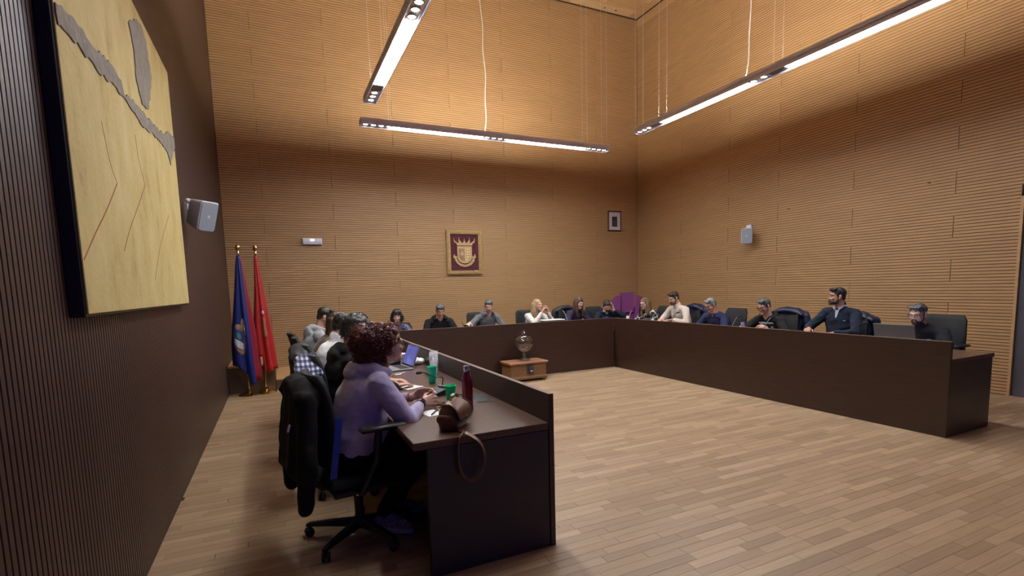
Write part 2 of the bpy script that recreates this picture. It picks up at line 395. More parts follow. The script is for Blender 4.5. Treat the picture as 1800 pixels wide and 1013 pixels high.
# ------------------------------------------------------------------ pendant lamps
EM_D, EM_U, EM_S = emat('diffuser_glow', LAMP_RGB, DOWN), emat('uplight_tube', UP_RGB, UP), emat('spot_lens', LAMP_RGB, SPOT)
WIRE = mat('steel_wire', (0.6, 0.55, 0.48), 0.4, metal=0.6)
CABLE = mat('white_cable', (0.62, 0.58, 0.52), 0.5)
HL = 4.05
def lamp(loc, rz, length, segs, wires, cable, label):
    """local x along the lamp; segs = list of (kind, x0, x1)"""
    t = empty('pendant_lamp', loc, rz, label, 'lamp', 'linear pendant lamps above the desks')
    w, hh = 0.085, 0.075
    mb = MB()
    mb.box(0, length, -w, -w+0.012, -0.020, hh, 0.002).box(0, length, w-0.012, w, -0.020, hh, 0.002)      # side walls, open trough above
    mb.box(0, 0.012, -w+0.0121, w-0.0121, -0.020, hh, 0.002).box(length-0.012, length, -w+0.0121, w-0.0121, -0.020, hh, 0.002)
    mb.box(0, length, -w, w, 0.020, 0.028)
    mb.build('housing', ALU, t)
    for kind, a, b in segs:
        if kind == 'd':
            MB().box(a, b, -w+0.014, w-0.014, 0.004, 0.010).build('diffuser', EM_D, t)
            MB().tube([(a, 0, 0.058), (b, 0, 0.058)], 0.016, 6).build('uplight_tube', EM_U, t)
        elif kind == 's':
            pl = MB().box(a, b, -w+0.013, w-0.013, 0.006, 0.018).build('spot_plate', CHROME, t)
            n = max(2, round((b-a)/0.13))
            for i in range(n):
                x = a+(b-a)*(i+0.5)/n
                sp = MB().lathe([(0.046, 0.005), (0.050, -0.006), (0.044, -0.008), (0.036, 0.003)], 16).build('spot_ring', CHROME, t, True, loc=(x, 0, 0))
                MB().lathe([(0.0, 0.0025), (0.032, 0.0025), (0.032, -0.001), (0.0, -0.003)], 14).build('spot_bulb', EM_S, sp)
        else:
            MB().box(a, b, -w+0.013, w-0.013, 0.003, 0.018).build('blank_plate', mat('lamp_blank', (0.05, 0.045, 0.045), 0.3), t)
    for x in wires:
        for s in (-1, 1):
            MB().cyl((x, s*(w-0.006), hh), (x, s*(w-0.006), H-HL), 0.0022, seg=5).build('suspension_wire', WIRE, t)
    if cable is not None:
        pts = []
        for i in range(40):
            z = hh+(H-HL-hh)*i/39; q = i/39
            pts.append((cable+0.07*math.sin(q*7)*math.exp(-q*2.2)+0.012*math.sin(q*31), 0.02*math.sin(q*9), z))
        MB().tube(pts, 0.007, 6).build('power_cable', CABLE, t, True)
    return t
B = 2.08
lamp((B, -2.15, HL), 0, 4.52, [('s', 0.02, 0.49), ('d', 0.50, 2.0), ('s', 2.01, 2.49), ('d', 2.50, 4.03), ('s', 4.04, 4.50)], (0.45, 4.02, 4.45), 2.03, 'slim linear lamp hung parallel to the back wall over the far desk')
lamp((2.07, -3.08, HL), -PI/2, 4.60, [('s', 0.02, 0.42), ('b', 0.42, 0.60), ('d', 0.61, 2.22), ('s', 2.23, 2.75), ('d', 2.76, 4.15), ('s', 4.16, 4.58)], (0.55, 4.1), 2.5, 'linear lamp pointing towards the viewer above the row beside the brown wall')
lamp((6.43, -3.22, HL), -PI/2, 4.60, [('s', 0.02, 0.36), ('b', 0.36, 0.57), ('d', 0.58, 2.2), ('s', 2.21, 2.50), ('b', 2.50, 2.72), ('d', 2.73, 4.30), ('s', 4.31, 4.58)], (0.06, 0.62, 2.62, 4.4), 2.15, 'longest looking linear lamp running along the oak side wall above its desk')

# ------------------------------------------------------------------ desks
D = 0.75; EDGE = mat('panel_edge_highlight', (0.20, 0.145, 0.115), 0.35)  # paler colour for the panel tops, a painted highlight of light from above
t = empty('council_desk', (1.336, -7.722, 0), 0, 'dark wenge desk in front of the brown wall with its closed end nearest', 'desk', 'council desks set in a U')
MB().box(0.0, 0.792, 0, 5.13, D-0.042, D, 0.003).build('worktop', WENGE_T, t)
MB().box(0.794, 0.826, -0.004, 5.13, 0.0, 0.916, 0.002).build('front_panel', WENGE, t); MB().box(0.7945, 0.8255, -0.0035, 5.13, 0.9161, 0.919).build('highlight_strip', EDGE, t)
MB().box(0.07, 0.79, 0.0, 0.035, 0.0, D-0.043, 0.003).build('end_panel', mat('wenge_end_shaded', (0.022, 0.019, 0.024), 0.5, var=0.15, vscale=14, stretch=(0.3, 1, 4)), t)  # wenge made darker and bluer: shade and cool light put into the colour
for yy in (1.7, 3.4): MB().box(0.35, 0.79, yy, yy+0.03, 0.0, D-0.043, 0.003).build('support_panel', WENGE, t)
for z in (0.62, 0.52): MB().lathe([(0, 0), (0.008, 0), (0.008, 0.003), (0, 0.003)], 10, Matrix.Translation((0.50, 0.001, z)) @ Matrix.Rotation(PI/2, 4, 'X')).build('screw_cap', BLACK, t)
t = empty('council_desk', (1.336, -2.59, 0), 0, 'long dark wenge desk parallel to the back wall facing the chest', 'desk', 'council desks set in a U')
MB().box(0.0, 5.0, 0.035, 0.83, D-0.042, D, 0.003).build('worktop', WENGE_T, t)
MB().box(0.828, 5.0645, 0.0, 0.032, 0.0, 0.916, 0.002).build('front_panel', WENGE, t); MB().box(0.828, 5.0645, 0.0005, 0.0315, 0.9161, 0.919).build('highlight_strip', EDGE, t)
for xx in (0.02, 1.7, 3.4): MB().box(xx, xx+0.03, 0.06, 0.5, 0, D-0.043, 0.003).build('support_panel', WENGE, t)
t = empty('council_desk', (6.4009, -7.7453, 0), 0, 'long dark wenge desk before the oak side wall, beside the door', 'desk', 'council desks set in a U')
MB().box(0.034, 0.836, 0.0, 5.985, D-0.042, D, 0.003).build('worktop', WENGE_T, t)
MB().box(0.0, 0.032, -0.004, 5.15, 0.0, 0.916, 0.002).build('front_panel', WENGE, t); MB().box(0.0005, 0.0315, -0.0035, 5.15, 0.9161, 0.919).build('highlight_strip', EDGE, t)
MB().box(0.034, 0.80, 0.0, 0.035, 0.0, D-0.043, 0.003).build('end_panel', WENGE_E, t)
for yy in (1.9, 3.9): MB().box(0.034, 0.5, yy, yy+0.03, 0.0, D-0.043, 0.003).build('support_panel', WENGE, t)

# ------------------------------------------------------------------ things on the walls
t = empty('painting', (0.001, -7.64, 1.46), 0, 'large square yellow abstract painting with grey plaster bands on the brown wall', 'painting')
PWD, PHT = 2.63, 1.945
MB().box(0, 0.052, 0, PWD, 0, PHT, 0.003).build('frame', mat('painting_frame', (0.006, 0.006, 0.012), 0.4), t)
cm = mat('yellow_canvas', (0.56, 0.43, 0.16), 0.75, bump=0.35, bscale=35)
nt = cm.node_tree; tcn = [n for n in nt.nodes if n.type == 'TEX_COORD'][0]
n1 = nt.nodes.new('ShaderNodeTexNoise'); n1.inputs['Scale'].default_value = 3.0; n1.inputs['Detail'].default_value = 9; n1.inputs['Roughness'].default_value = 0.7
mp = nt.nodes.new('ShaderNodeMapping'); mp.inputs['Scale'].default_value = (1, 1.6, 0.8); nt.links.new(tcn.outputs['Object'], mp.inputs[0]); nt.links.new(mp.outputs[0], n1.inputs[0])
ramp_mat(cm, n1.outputs[0], [(0.28, (0.33, 0.235, 0.075)), (0.42, (0.53, 0.40, 0.145)), (0.6, (0.60, 0.475, 0.20)), (0.8, (0.66, 0.55, 0.27))])
MB().box(0.0525, 0.060, 0.012, PWD-0.012, 0.012, PHT-0.012, 0.002).build('canvas', cm, t)
PLASTER = mat('grey_plaster', (0.265, 0.235, 0.20), 0.9, var=0.2, vscale=20, bump=0.6, bscale=50)
def patch(pts, name='plaster_patch', th=0.006, jag=0.012, m=None):
    out = []; rr = random.Random(len(pts))
    for i in range(len(pts)):
        a, b = V((*pts[i], 0)), V((*pts[(i+1) % len(pts)], 0)); k = max(1, int((b-a).length/0.035)); nrm = V((-(b-a).y, (b-a).x, 0)).normalized()
        for q in range(k): c = a.lerp(b, q/k)+nrm*rr.uniform(-jag, jag); out.append((min(max(c.x, 0.014), PWD-0.014), min(max(c.y, 0.014), PHT-0.014)))
    M = Matrix(((0, 0, 1, 0.0602), (1, 0, 0, 0), (0, 1, 0, 0), (0, 0, 0, 1)))
    MB().prism(out, 0, th, M).build(name, m or PLASTER, t)
patch([(0.014, 1.215), (0.23, 1.25), (0.372, 1.245), (0.509, 1.245), (0.789, 1.275), (0.94, 1.26), (0.985, 1.21), (1.349, 1.256), (1.524, 1.249), (1.84, 1.277), (2.148, 1.305), (2.34, 1.384), (2.6, 1.40), (2.6, 1.31), (2.46, 1.244), (2.327, 1.128), (2.219, 1.185), (2.035, 1.201), (1.693, 1.191), (1.388, 1.146), (1.23, 1.169), (1.013, 1.183), (0.753, 1.171), (0.526, 1.143), (0.341, 1.144), (0.242, 1.148), (0.13, 1.140), (0.014, 1.13)])
patch([(1.286, 1.72), (1.464, 1.828), (1.655, 1.869), (1.779, 1.827), (1.81, 1.719), (1.855, 1.613), (1.733, 1.436), (1.597, 1.308), (1.455, 1.301), (1.345, 1.404), (1.365, 1.59), (1.318, 1.667)])
REDL = mat('red_scratch', (0.36, 0.13, 0.06), 0.9)
def red_line(pl, th):
    pl = smooth_pts([(x, z, 0) for x, z in pl], 3)
    MB().ribbon([(0.0608, max(q.x, 0.02), q.y) for q in pl], th, 0.001, [V((0, -(pl[min(i+1, len(pl)-1)]-pl[max(i-1, 0)]).y, (pl[min(i+1, len(pl)-1)]-pl[max(i-1, 0)]).x)) for i in range(len(pl))]).build('red_line', REDL, t)
def smooth_pts(p, k=4):
    p = [V(q) for q in p]; out = []
    for i in range(len(p)-1):
        a, b, c, d = p[max(i-1, 0)], p[i], p[i+1], p[min(i+2, len(p)-1)]
        for j in range(k):
            u = j/k; out.append(0.5*((2*b)+(c-a)*u+(2*a-5*b+4*c-d)*u*u+(3*b-a-3*c+d)*u**3))
    return out+[p[-1]]
for pl, th in (([(0.024, 0.231), (0.217, 0.361), (0.415, 0.484), (0.657, 0.654)], 0.008), ([(0.657, 0.654), (0.564, 0.74), (0.493, 0.91)], 0.004), ([(0.655, 0.315), (0.82, 0.445), (1.074, 0.609), (1.312, 0.77)], 0.006), ([(1.312, 0.77), (1.21, 0.889), (1.175, 1.036)], 0.003), ([(1.328, 0.185), (1.597, 0.42), (2.029, 0.683)], 0.003)): red_line(pl, th)

def speaker(loc, rot, label, brk, name='wall_speaker'):
    t = empty(name, loc, 0, label, 'speaker', 'wall loudspeakers')
    t.rotation_euler = rot
    # front faces local -Y
    def rr_poly(w, h, r, n=5):
        out = []
        for cx, cz, a0 in ((w/2-r, h/2-r, 0), (-w/2+r, h/2-r, 90), (-w/2+r, -h/2+r, 180), (w/2-r, -h/2+r, 270)):
            for i in range(n): a = R(a0+90*i/(n-1)); out.append((cx+r*math.cos(a), cz+r*math.sin(a)))
        return out
    def ring(w, h, r, y): return [V((x, y, z)) for x, z in rr_poly(w, h, r)]
    MB().rings([ring(0.12, 0.20, 0.03, 0.19), ring(0.15, 0.24, 0.035, 0.17), ring(0.19, 0.285, 0.03, 0.02), ring(0.192, 0.29, 0.03, 0.0), ring(0.18, 0.278, 0.026, -0.006)]).build('cabinet', WHITE, t, True)
    MB().rings([ring(0.176, 0.274, 0.025, -0.0062), ring(0.172, 0.27, 0.025, -0.012)]).build('grille', GREYP, t, True)
    MB().box(-0.014, 0.014, -0.0145, -0.0122, -0.014, 0.014, 0.001).build('badge', WHITE, t)
    k = MB(); k.tube([(0, 0.18, 0.02), (brk[0]*0.5, 0.18+(brk[1]-0.18)*0.5, 0.05+(brk[2]-0.05)*0.5), brk], 0.018, 10); k.build('bracket_arm', WHITE, t, True)
    return t
s = speaker((0.21, -4.50, 2.29), (R(20), 0, R(46)), 'white loudspeaker bracketed on the brown wall next to the painting', (0, 0.30, 0.08))
MB().rings([[V((0.002, -4.07+0.05*math.cos(a)*1.0, 2.42+0.11*math.sin(a))) for a in [2*PI*i/20 for i in range(20)]], [V((0.05, -4.07+0.035*math.cos(a), 2.42+0.095*math.sin(a))) for a in [2*PI*i/20 for i in range(20)]]]).build('wall_mount', WHITE, None, True)
wm = bpy.data.objects['wall_mount']; bpy.context.view_layer.update(); wm.parent = s; wm.matrix_parent_inverse = s.matrix_world.inverted()
s = speaker((W-0.24, -3.45, 2.37), (R(12), 0, R(-48)), 'small white loudspeaker on the oak side wall high above the row of men', (0, 0.30, 0.12))
MB().box(W-0.06, W-0.001, -3.39, -3.27, 2.42, 2.60, 0.012).build('wall_mount', WHITE, None)
wm = bpy.data.objects['wall_mount.001']; bpy.context.view_layer.update(); wm.parent = s; wm.matrix_parent_inverse = s.matrix_world.inverted()

t = empty('emergency_light', (1.265, -0.001, 2.425), 0, 'white rectangular emergency light with a lit diode above the grey hoodie', 'light')
MB().box(0, 0.34, -0.06, 0, 0, 0.115, 0.008).build('case', WHITE, t)
MB().box(0.012, 0.328, -0.064, -0.0605, 0.008, 0.06, 0.003).build('lens_cover', mat('frosted_cover', (0.55, 0.55, 0.66), 0.3), t)
MB().box(0.14, 0.20, -0.066, -0.0605, 0.066, 0.1, 0.003).build('diode', emat('diode_glow', (0.55, 0.5, 1.0), 6), t)

GOLD = mat('old_gold', (0.42, 0.28, 0.10), 0.42, metal=0.35, var=0.25, vscale=25)
GOLDR = mat('gold_relief', (0.50, 0.33, 0.15), 0.5, metal=0.3, var=0.25, vscale=40)
t = empty('coat_of_arms', (4.44, -0.001, 2.295), 0, 'gilt framed coat of arms on crimson velvet on the back wall', 'plaque')
fw, fh = 0.395, 0.465
def frame4(t, w, h, b, d, m, name='frame', y0=-0.002):
    for (x0, x1, z0, z1) in ((-w, w, h-b, h), (-w, w, -h, -h+b), (-w, -w+b, -h+b, h-b), (w-b, w, -h+b, h-b)):
        mb = MB(); mb.box(x0, x1, y0-d, y0, z0, z1, 0.006)
        if x1-x0 > z1-z0: mb.box(x0+b*.3, x1-b*.3, y0-d-0.012, y0-d, z0+b*.25, z0+b*.65, 0.004)
        else: mb.box(x0+b*.3, x0+b*.7, y0-d-0.012, y0-d, z0-b*0.4, z1+b*0.4, 0.004)
        mb.build(name, m, t)
frame4(t, fw, fh, 0.085, 0.045, GOLD, 'frame_rail')
MB().box(-0.31, 0.31, -0.02, -0.004, -0.38, 0.38).build('velvet_panel', mat('crimson_velvet', (0.075, 0.006, 0.018), 0.9, sheen=0.3, var=0.2), t)
FR = Matrix(((1, 0, 0, 0), (0, 0, -1, -0.02), (0, 1, 0, 0), (0, 0, 0, 1)))
sh = [(-0.165, 0.13), (0.165, 0.13), (0.162, -0.10)]+[(0.162*math.cos(a), -0.10-0.13*math.sin(a)) for a in [PI*i/12 for i in range(1, 12)]]+[(-0.162, -0.10)]
s = MB().prism(sh, 0, 0.02, FR).prism([(x*0.86, z*0.86-0.004) for x, z in sh], 0.02, 0.024, FR).build('shield', GOLDR, t)
SD = mat('shield_field', (0.30, 0.16, 0.09), 0.6, var=0.3, vscale=30)
MB().prism([(-0.13, 0.08), (-0.01, 0.08), (-0.01, -0.18), (-0.08, -0.17), (-0.13, -0.10)], 0.0245, 0.027, FR).build('left_field', SD, s)
MB().prism([(-0.10, -0.06), (-0.03, -0.06), (-0.03, 0.0), (-0.055, 0.0), (-0.055, 0.03), (-0.075, 0.03), (-0.075, 0.0), (-0.10, 0.0)], 0.028, 0.034, FR).build('tower', GOLDR, s)
MB().prism([(0.01, 0.08), (0.115, 0.08), (0.11, -0.10), (0.06, -0.17), (0.01, -0.18)], 0.0245, 0.028, FR).build('right_field', mat('pale_gold', (0.62, 0.45, 0.22), 0.5), s)
for i in range(2):
    for j in range(4): MB().lathe([(0.013, 0.028), (0.011, 0.034), (0.001, 0.035)], 8, FR @ Matrix.Translation((0.04+0.045*i, 0.045-0.055*j, 0))).build('stud', SD, s)
cr = MB()
cr.prism([(-0.17, 0.145), (0.17, 0.145), (0.185, 0.195), (-0.185, 0.195)], 0, 0.03, FR)
for i in range(5):
    x = -0.18+0.09*i; h = (0.085, 0.10, 0.075, 0.10, 0.085)[i]; lean = (x/0.18)*0.05
    cr.prism([(x-0.035, 0.196), (x+0.035, 0.196), (x+0.012+lean, 0.196+h*0.6), (x+lean, 0.196+h), (x-0.012+lean, 0.196+h*0.6)], 0.002, 0.022, FR)
    cr.ell((x+lean, 0.20+h, 0.014), (0.012, 0.012, 0.012), FR, 8, 5)
cr.build('crown', GOLDR, t)
rb = MB(); pts = [V((0.23*math.sin(a), -0.03-0.25*math.cos(a)*1.0, 0)) for a in [R(-62+124*i/16) for i in range(17)]]
for i in range(16):
    a, b = pts[i], pts[i+1]; na = (a-V((0, -0.03, 0))).normalized()*0.026; nb = (b-V((0, -0.03, 0))).normalized()*0.026
    rb.prism([(a-na)[:2], (a+na)[:2], (b+nb)[:2], (b-nb)[:2]], 0.004, 0.02, FR)
for s_ in (-1, 1): rb.prism([(s_*0.19, -0.17), (s_*0.255, -0.10), (s_*0.235, -0.03), (s_*0.20, -0.09), (s_*0.16, -0.07)], 0.001, 0.014, FR)
rbo = rb.build('ribbon', GOLDR, t)
for i in range(11):
    a = R(-45+9*i); c = (0.23*math.sin(a), -0.03-0.25*math.cos(a))
    MB().prism([(-0.006, -0.013), (0.002, -0.013), (0.006, 0.013), (-0.002, 0.013)] if i % 2 else [(-0.005, -0.013), (0.005, -0.013), (0.005, -0.006), (0.0, 0.013), (-0.005, 0.013)], 0.0202, 0.022, FR @ Matrix.Translation((c[0], c[1], 0)) @ Matrix.Rotation(a, 4, 'Z')).build('letter', SD, rbo)
MB().box(0.20, 0.29, -0.062, -0.0585, -0.395, -0.385).build('name_plate', PAPER, t)

t = empty('framed_portrait', (8.35, -0.001, 3.07), 0, 'small dark framed portrait photograph in a white mount near the corner', 'picture')
frame4(t, 0.198, 0.247, 0.035, 0.025, mat('mahogany', (0.07, 0.018, 0.012), 0.35), 'frame_rail')
MB().box(-0.165, 0.165, -0.015, -0.004, -0.213, 0.213).build('mount', mat('mount_board', (0.6, 0.58, 0.62), 0.8), t)
ph = MB().box(-0.075, 0.075, -0.018, -0.0155, -0.135, 0.105).build('photograph', mat('photo_dark', (0.028, 0.027, 0.033), 0.4, var=0.8, vscale=14), t)
MB().prism([(-0.05, -0.12), (0.05, -0.12), (0.045, -0.03), (0.015, 0.0), (0.018, 0.05), (0.0, 0.07), (-0.018, 0.05), (-0.015, 0.0), (-0.045, -0.03)], 0, 0.0008, Matrix(((1, 0, 0, 0), (0, 0, -1, -0.0182), (0, 1, 0, 0), (0, 0, 0, 1)))).build('figure_print', mat('photo_mid', (0.07, 0.062, 0.062), 0.4, var=0.6, vscale=25), ph)

t = empty('wall_socket', (0.001, -0.80, 0.20), 0, 'white socket plate low on the brown wall behind the flags', 'socket')
MB().box(0, 0.012, -0.04, 0.04, -0.06, 0.06, 0.003).build('plate', WHITE, t)
MB().box(0.0121, 0.016, -0.025, 0.025, -0.03, 0.03, 0.002).build('insert', mat('socket_insert', (0.4, 0.4, 0.42), 0.4), t)
for (yy, zz, lb) in ((-4.13, 2.78, 'tiny brass hook on the oak side wall above the black hoodie'), (-6.23, 2.82, 'tiny brass hook on the oak side wall nearest the door')):
    h = MB(); h.lathe([(0.0, 0), (0.014, 0), (0.014, 0.004), (0.006, 0.008), (0.006, 0.03), (0.012, 0.035), (0, 0.04)], 10, Matrix.Rotation(-PI/2, 4, 'Y'))
    tag(h.build('wall_hook', BRASS, None, True, loc=(W-0.001, yy, zz)), lb, 'hook')

# ------------------------------------------------------------------ flags
def flag(loc, label, mats, shape, crest, top=2.12, lean=0):
    t = empty('flag', loc, 0, label, 'flag', 'ceremonial flags in the corner')
    MB().lathe([(0, 0), (0.15, 0), (0.155, 0.012), (0.13, 0.03), (0.07, 0.045), (0.035, 0.06), (0.03, 0.09), (0.018, 0.10), (0.018, 0.14), (0, 0.14)], 28).build('base', BRASS, t, True)
    MB().cyl((0, 0, 0.12), (0, 0, top+0.03), 0.0135, seg=12).build('pole', BRASS, t, True)
    MB().lathe([(0, 0), (0.022, 0.002), (0.018, 0.02), (0.013, 0.035), (0.03, 0.055), (0.036, 0.085), (0.028, 0.115), (0.008, 0.135), (0, 0.14)], 16).build('finial', BRASS, t, True, loc=(0, 0, top+0.025))
    n, m = 64, 34
    def surf(th, q, off=0.0):
        # q 0 at the top .. 1 at the hem
        xl, xr, zb = shape(q, th)
        cx, wx = (xl+xr)/2, (xr-xl)/2
        wy = wx*0.55+0.006
        f = 1+0.30*min(1, q*1.6)*math.sin(5*th+1.2+1.5*q)+0.10*math.sin(9*th+3*q)
        z = top-(top-zb)*q
        return V((cx+(wx*f+off)*math.cos(th), -(wy*f+off)*math.sin(th)-0.01, z))
    mb = MB(); ri = mats[1]
    rs = [[surf(2*PI*j/n, i/m) for j in range(n)] for i in range(m+1)]
    vs = [p for r in rs for p in r]; fs = []; mi = []
    for i in range(m):
        for j in range(n):
            k = (j+1) % n; fs.append((i*n+j, i*n+k, (i+1)*n+k, (i+1)*n+j)); th = 2*PI*(j+.5)/n
            mi.append(1 if ri and (th < ri or th > 2*PI-0.9) else 0)
    mb.add(vs, fs); mb.mi = mi
    cl = mb.build('flag_cloth', mats[0], t, 'all')
    sm = cl.modifiers.new('s', 'SOLIDIFY'); sm.thickness = 0.003
    for nm, t0, t1, q0, q1, off, mm, sub in crest:
        rs = []; a, b = 12, 14; vs = []; fs = []; id_ = {}
        for i in range(b+1):
            for j in range(a+1):
                u, w = j/a*2-1, i/b*2-1
                if sub == 'r' or abs(u) <= 1.0:
                    lim = 1 if sub == 'r' else (math.sqrt(max(0, 1-max(0, w)**2)) if sub == 's' else math.sqrt(max(0.0, 1-w*w)))
                    u2 = u*max(lim, 0.05)
                    id_[i, j] = len(vs); vs.append(surf((t0+t1)/2-(t1-t0)/2*u2, (q0+q1)/2+(q1-q0)/2*w, off))
        for i in range(b):
            for j in range(a): fs.append((id_[i, j], id_[i, j+1], id_[i+1, j+1], id_[i+1, j]))
        c = MB().add(vs, fs).build(nm, mm, cl, 'all'); c.modifiers.new('s', 'SOLIDIFY').thickness = 0.002
    return t
BLUE = mat('blue_silk', (0.006, 0.014, 0.135), 0.5, var=0.15)
RED = mat('red_silk', (0.40, 0.014, 0.012), 0.5, var=0.15)
RED2 = mat('crimson_silk', (0.26, 0.008, 0.025), 0.5)
FG = mat('embroidery_gold', (0.30, 0.15, 0.07), 0.6, var=0.6, vscale=45); FB = mat('embroidery_blue', (0.015, 0.03, 0.16), 0.6, var=0.3)
FW = mat('embroidery_white', (0.45, 0.45, 0.5), 0.7, var=0.6, vscale=50); FGR = mat('embroidery_green', (0.04, 0.16, 0.12), 0.6, var=0.4, vscale=40)
def lerp(a, b, t): return a+(b-a)*t
def sh1(q, th):
    c = math.cos(th)
    xl = lerp(-0.022, -0.155, min(1, q*1.25)**0.8); xr = lerp(0.022, 0.150, q**0.75)
    zb = 0.36 + (-0.17 if c > 0.1 else 0.14*max(0, -c)) + 0.10*max(0, c-0.5) + 0.03*math.sin(3*th)
    return xl, xr, zb
flag((0.285, -1.66, 0), 'blue flag with a crimson edge and embroidered crest on a brass pole', ([BLUE, RED2], 0.75), sh1,
     [('crest_border', R(-90)+2*PI-0.78, R(-90)+2*PI+0.55, 0.60, 0.86, 0.004, FG, 'o'), ('crest_shield', R(-90)+2*PI-0.55, R(-90)+2*PI+0.32, 0.655, 0.81, 0.007, FB, 's'),
      ('crest_field', R(-90)+2*PI-0.52, R(-90)+2*PI+0.30, 0.735, 0.80, 0.0095, FW, 's'), ('crest_field', R(-90)+2*PI-0.30, R(-90)+2*PI+0.1, 0.68, 0.73, 0.0095, FGR, 'o'), ('crest_crown', R(-90)+2*PI+0.0, R(-90)+2*PI+0.62, 0.53, 0.625, 0.006, GOLDR, 'o')] if False else
     [('crest_border', PI/2-0.10, PI/2+0.95, 0.60, 0.86, 0.004, FG, 'o'), ('crest_shield', PI/2+0.06, PI/2+0.80, 0.65, 0.82, 0.008, FB, 's'),
      ('crest_field', PI/2+0.10, PI/2+0.76, 0.745, 0.81, 0.011, FW, 's'), ('crest_field', PI/2+0.3, PI/2+0.6, 0.675, 0.735, 0.011, FGR, 'o'), ('crest_crown', PI/2-0.15, PI/2+0.30, 0.53, 0.635, 0.006, mat('embroidery_pale', (0.42, 0.38, 0.22), 0.6, var=0.5, vscale=45), 'o')])
def sh2(q, th):
    c = math.cos(th)
    xl = lerp(-0.024, -0.085, min(1, q*1.4)); xr = lerp(0.012, 0.150, q**0.85)
    zb = 0.46 + (-0.12 if c > -0.2 else 0.12) + 0.05*max(0, c-0.4)
    return xl, xr, zb
flag((0.515, -1.60, 0), 'plain red flag with a small gilt emblem on a brass pole', ([RED, RED2], 0), sh2,
     [('emblem', PI/2-0.5, PI/2-0.1, 0.47, 0.50, 0.006, FW, 'o'), ('emblem', PI/2-0.48, PI/2-0.15, 0.53, 0.70, 0.006, FG, 'r')])

# ------------------------------------------------------------------ chest and glass urn
CH = mat('chest_wood', (0.19, 0.092, 0.037), 0.55, var=0.3, vscale=12, stretch=(0.4, 1, 3), bump=0.15, bscale=40)
CHL = mat('chest_lid_wood', (0.29, 0.125, 0.06), 0.5, var=0.25, vscale=12, stretch=(0.4, 3, 1))
IRON = mat('iron', (0.08, 0.075, 0.075), 0.5, metal=0.7, var=0.4, vscale=60, bump=0.3, bscale=150)
t = empty('wooden_chest', (4.045, -3.03, 0), 0, 'old wooden chest with an iron lock on the floor before the back desk', 'chest')
cw, cd, chh = 0.70, 0.40, 0.285
MB().box(0.03, cw-0.03, 0.02, cd-0.01, 0.035, chh, 0.004).build('body', CH, t)
MB().box(0.0, cw, -0.01, cd, chh+0.001, chh+0.035, 0.008).build('lid', CHL, t)
MB().box(0.01, cw-0.01, 0.0, cd, 0.03, 0.085, 0.012).build('base_moulding', CH, t)
for x in (0.05, cw-0.11):
    for y_ in (0.03, cd-0.09): MB().box(x, x+0.06, y_, y_+0.06, 0, 0.03, 0.004).build('foot', CH, t)
lk = MB().box(0.345, 0.435, 0.006, 0.0198, 0.12, 0.285, 0.003).build('lock_plate', IRON, t)
MB().lathe([(0.0, 0), (0.03, 0), (0.028, 0.008), (0.012, 0.014), (0, 0.015)], 14, Matrix.Translation((0.39, 0.005, 0.18)) @ Matrix.Rotation(PI/2, 4, 'X')).build('keyhole_boss', CHROME, lk, True)
MB().box(0.37, 0.41, 0.0, 0.0055, 0.215, 0.30, 0.002).build('hasp', IRON, lk)
for x in (0.345, 0.325): MB().box(x-0.03, x-0.012, 0.012, 0.0198, 0.12, 0.285, 0.002).build('iron_strap', IRON, lk) if x > 0.34 else None
t = empty('glass_urn', (4.425, -2.79, chh+0.0365), 0, 'clear glass footed urn standing on the wooden chest', 'urn'); t.scale = (0.92, 0.92, 0.92)
prof = [(0.045, 0.150), (0.10, 0.175), (0.155, 0.225), (0.183, 0.29), (0.187, 0.33), (0.172, 0.385), (0.135, 0.43), (0.085, 0.455), (0.062, 0.462), (0.062, 0.475), (0.084, 0.488)]
MB().lathe([(0.001, 0.146)]+prof+[(r-0.004, z+0.001) for r, z in reversed(prof)]+[(0.001, 0.151)], 40, cap=False).build('bowl', GLASS, t, 'all')
MB().lathe([(0, 0.486), (0.08, 0.489), (0.078, 0.497), (0.03, 0.507), (0.013, 0.515), (0.017, 0.53), (0.01, 0.542), (0, 0.543)], 28).build('lid', GLASS, t, 'all')
MB().lathe([(0.0, 0.05), (0.022, 0.05), (0.02, 0.075), (0.034, 0.09), (0.036, 0.10), (0.02, 0.118), (0.03, 0.138), (0.04, 0.1455), (0, 0.1455)], 24).build('stem', mat('greenish_glass', (0.75, 0.85, 0.55), 0.05, trans=0.8), t, 'all')
MB().lathe([(0, 0), (0.098, 0), (0.10, 0.012), (0.085, 0.022), (0.05, 0.034), (0.026, 0.0495), (0, 0.0495)], 28).build('foot', mat('pewter', (0.42, 0.42, 0.44), 0.3, metal=1), t, True)

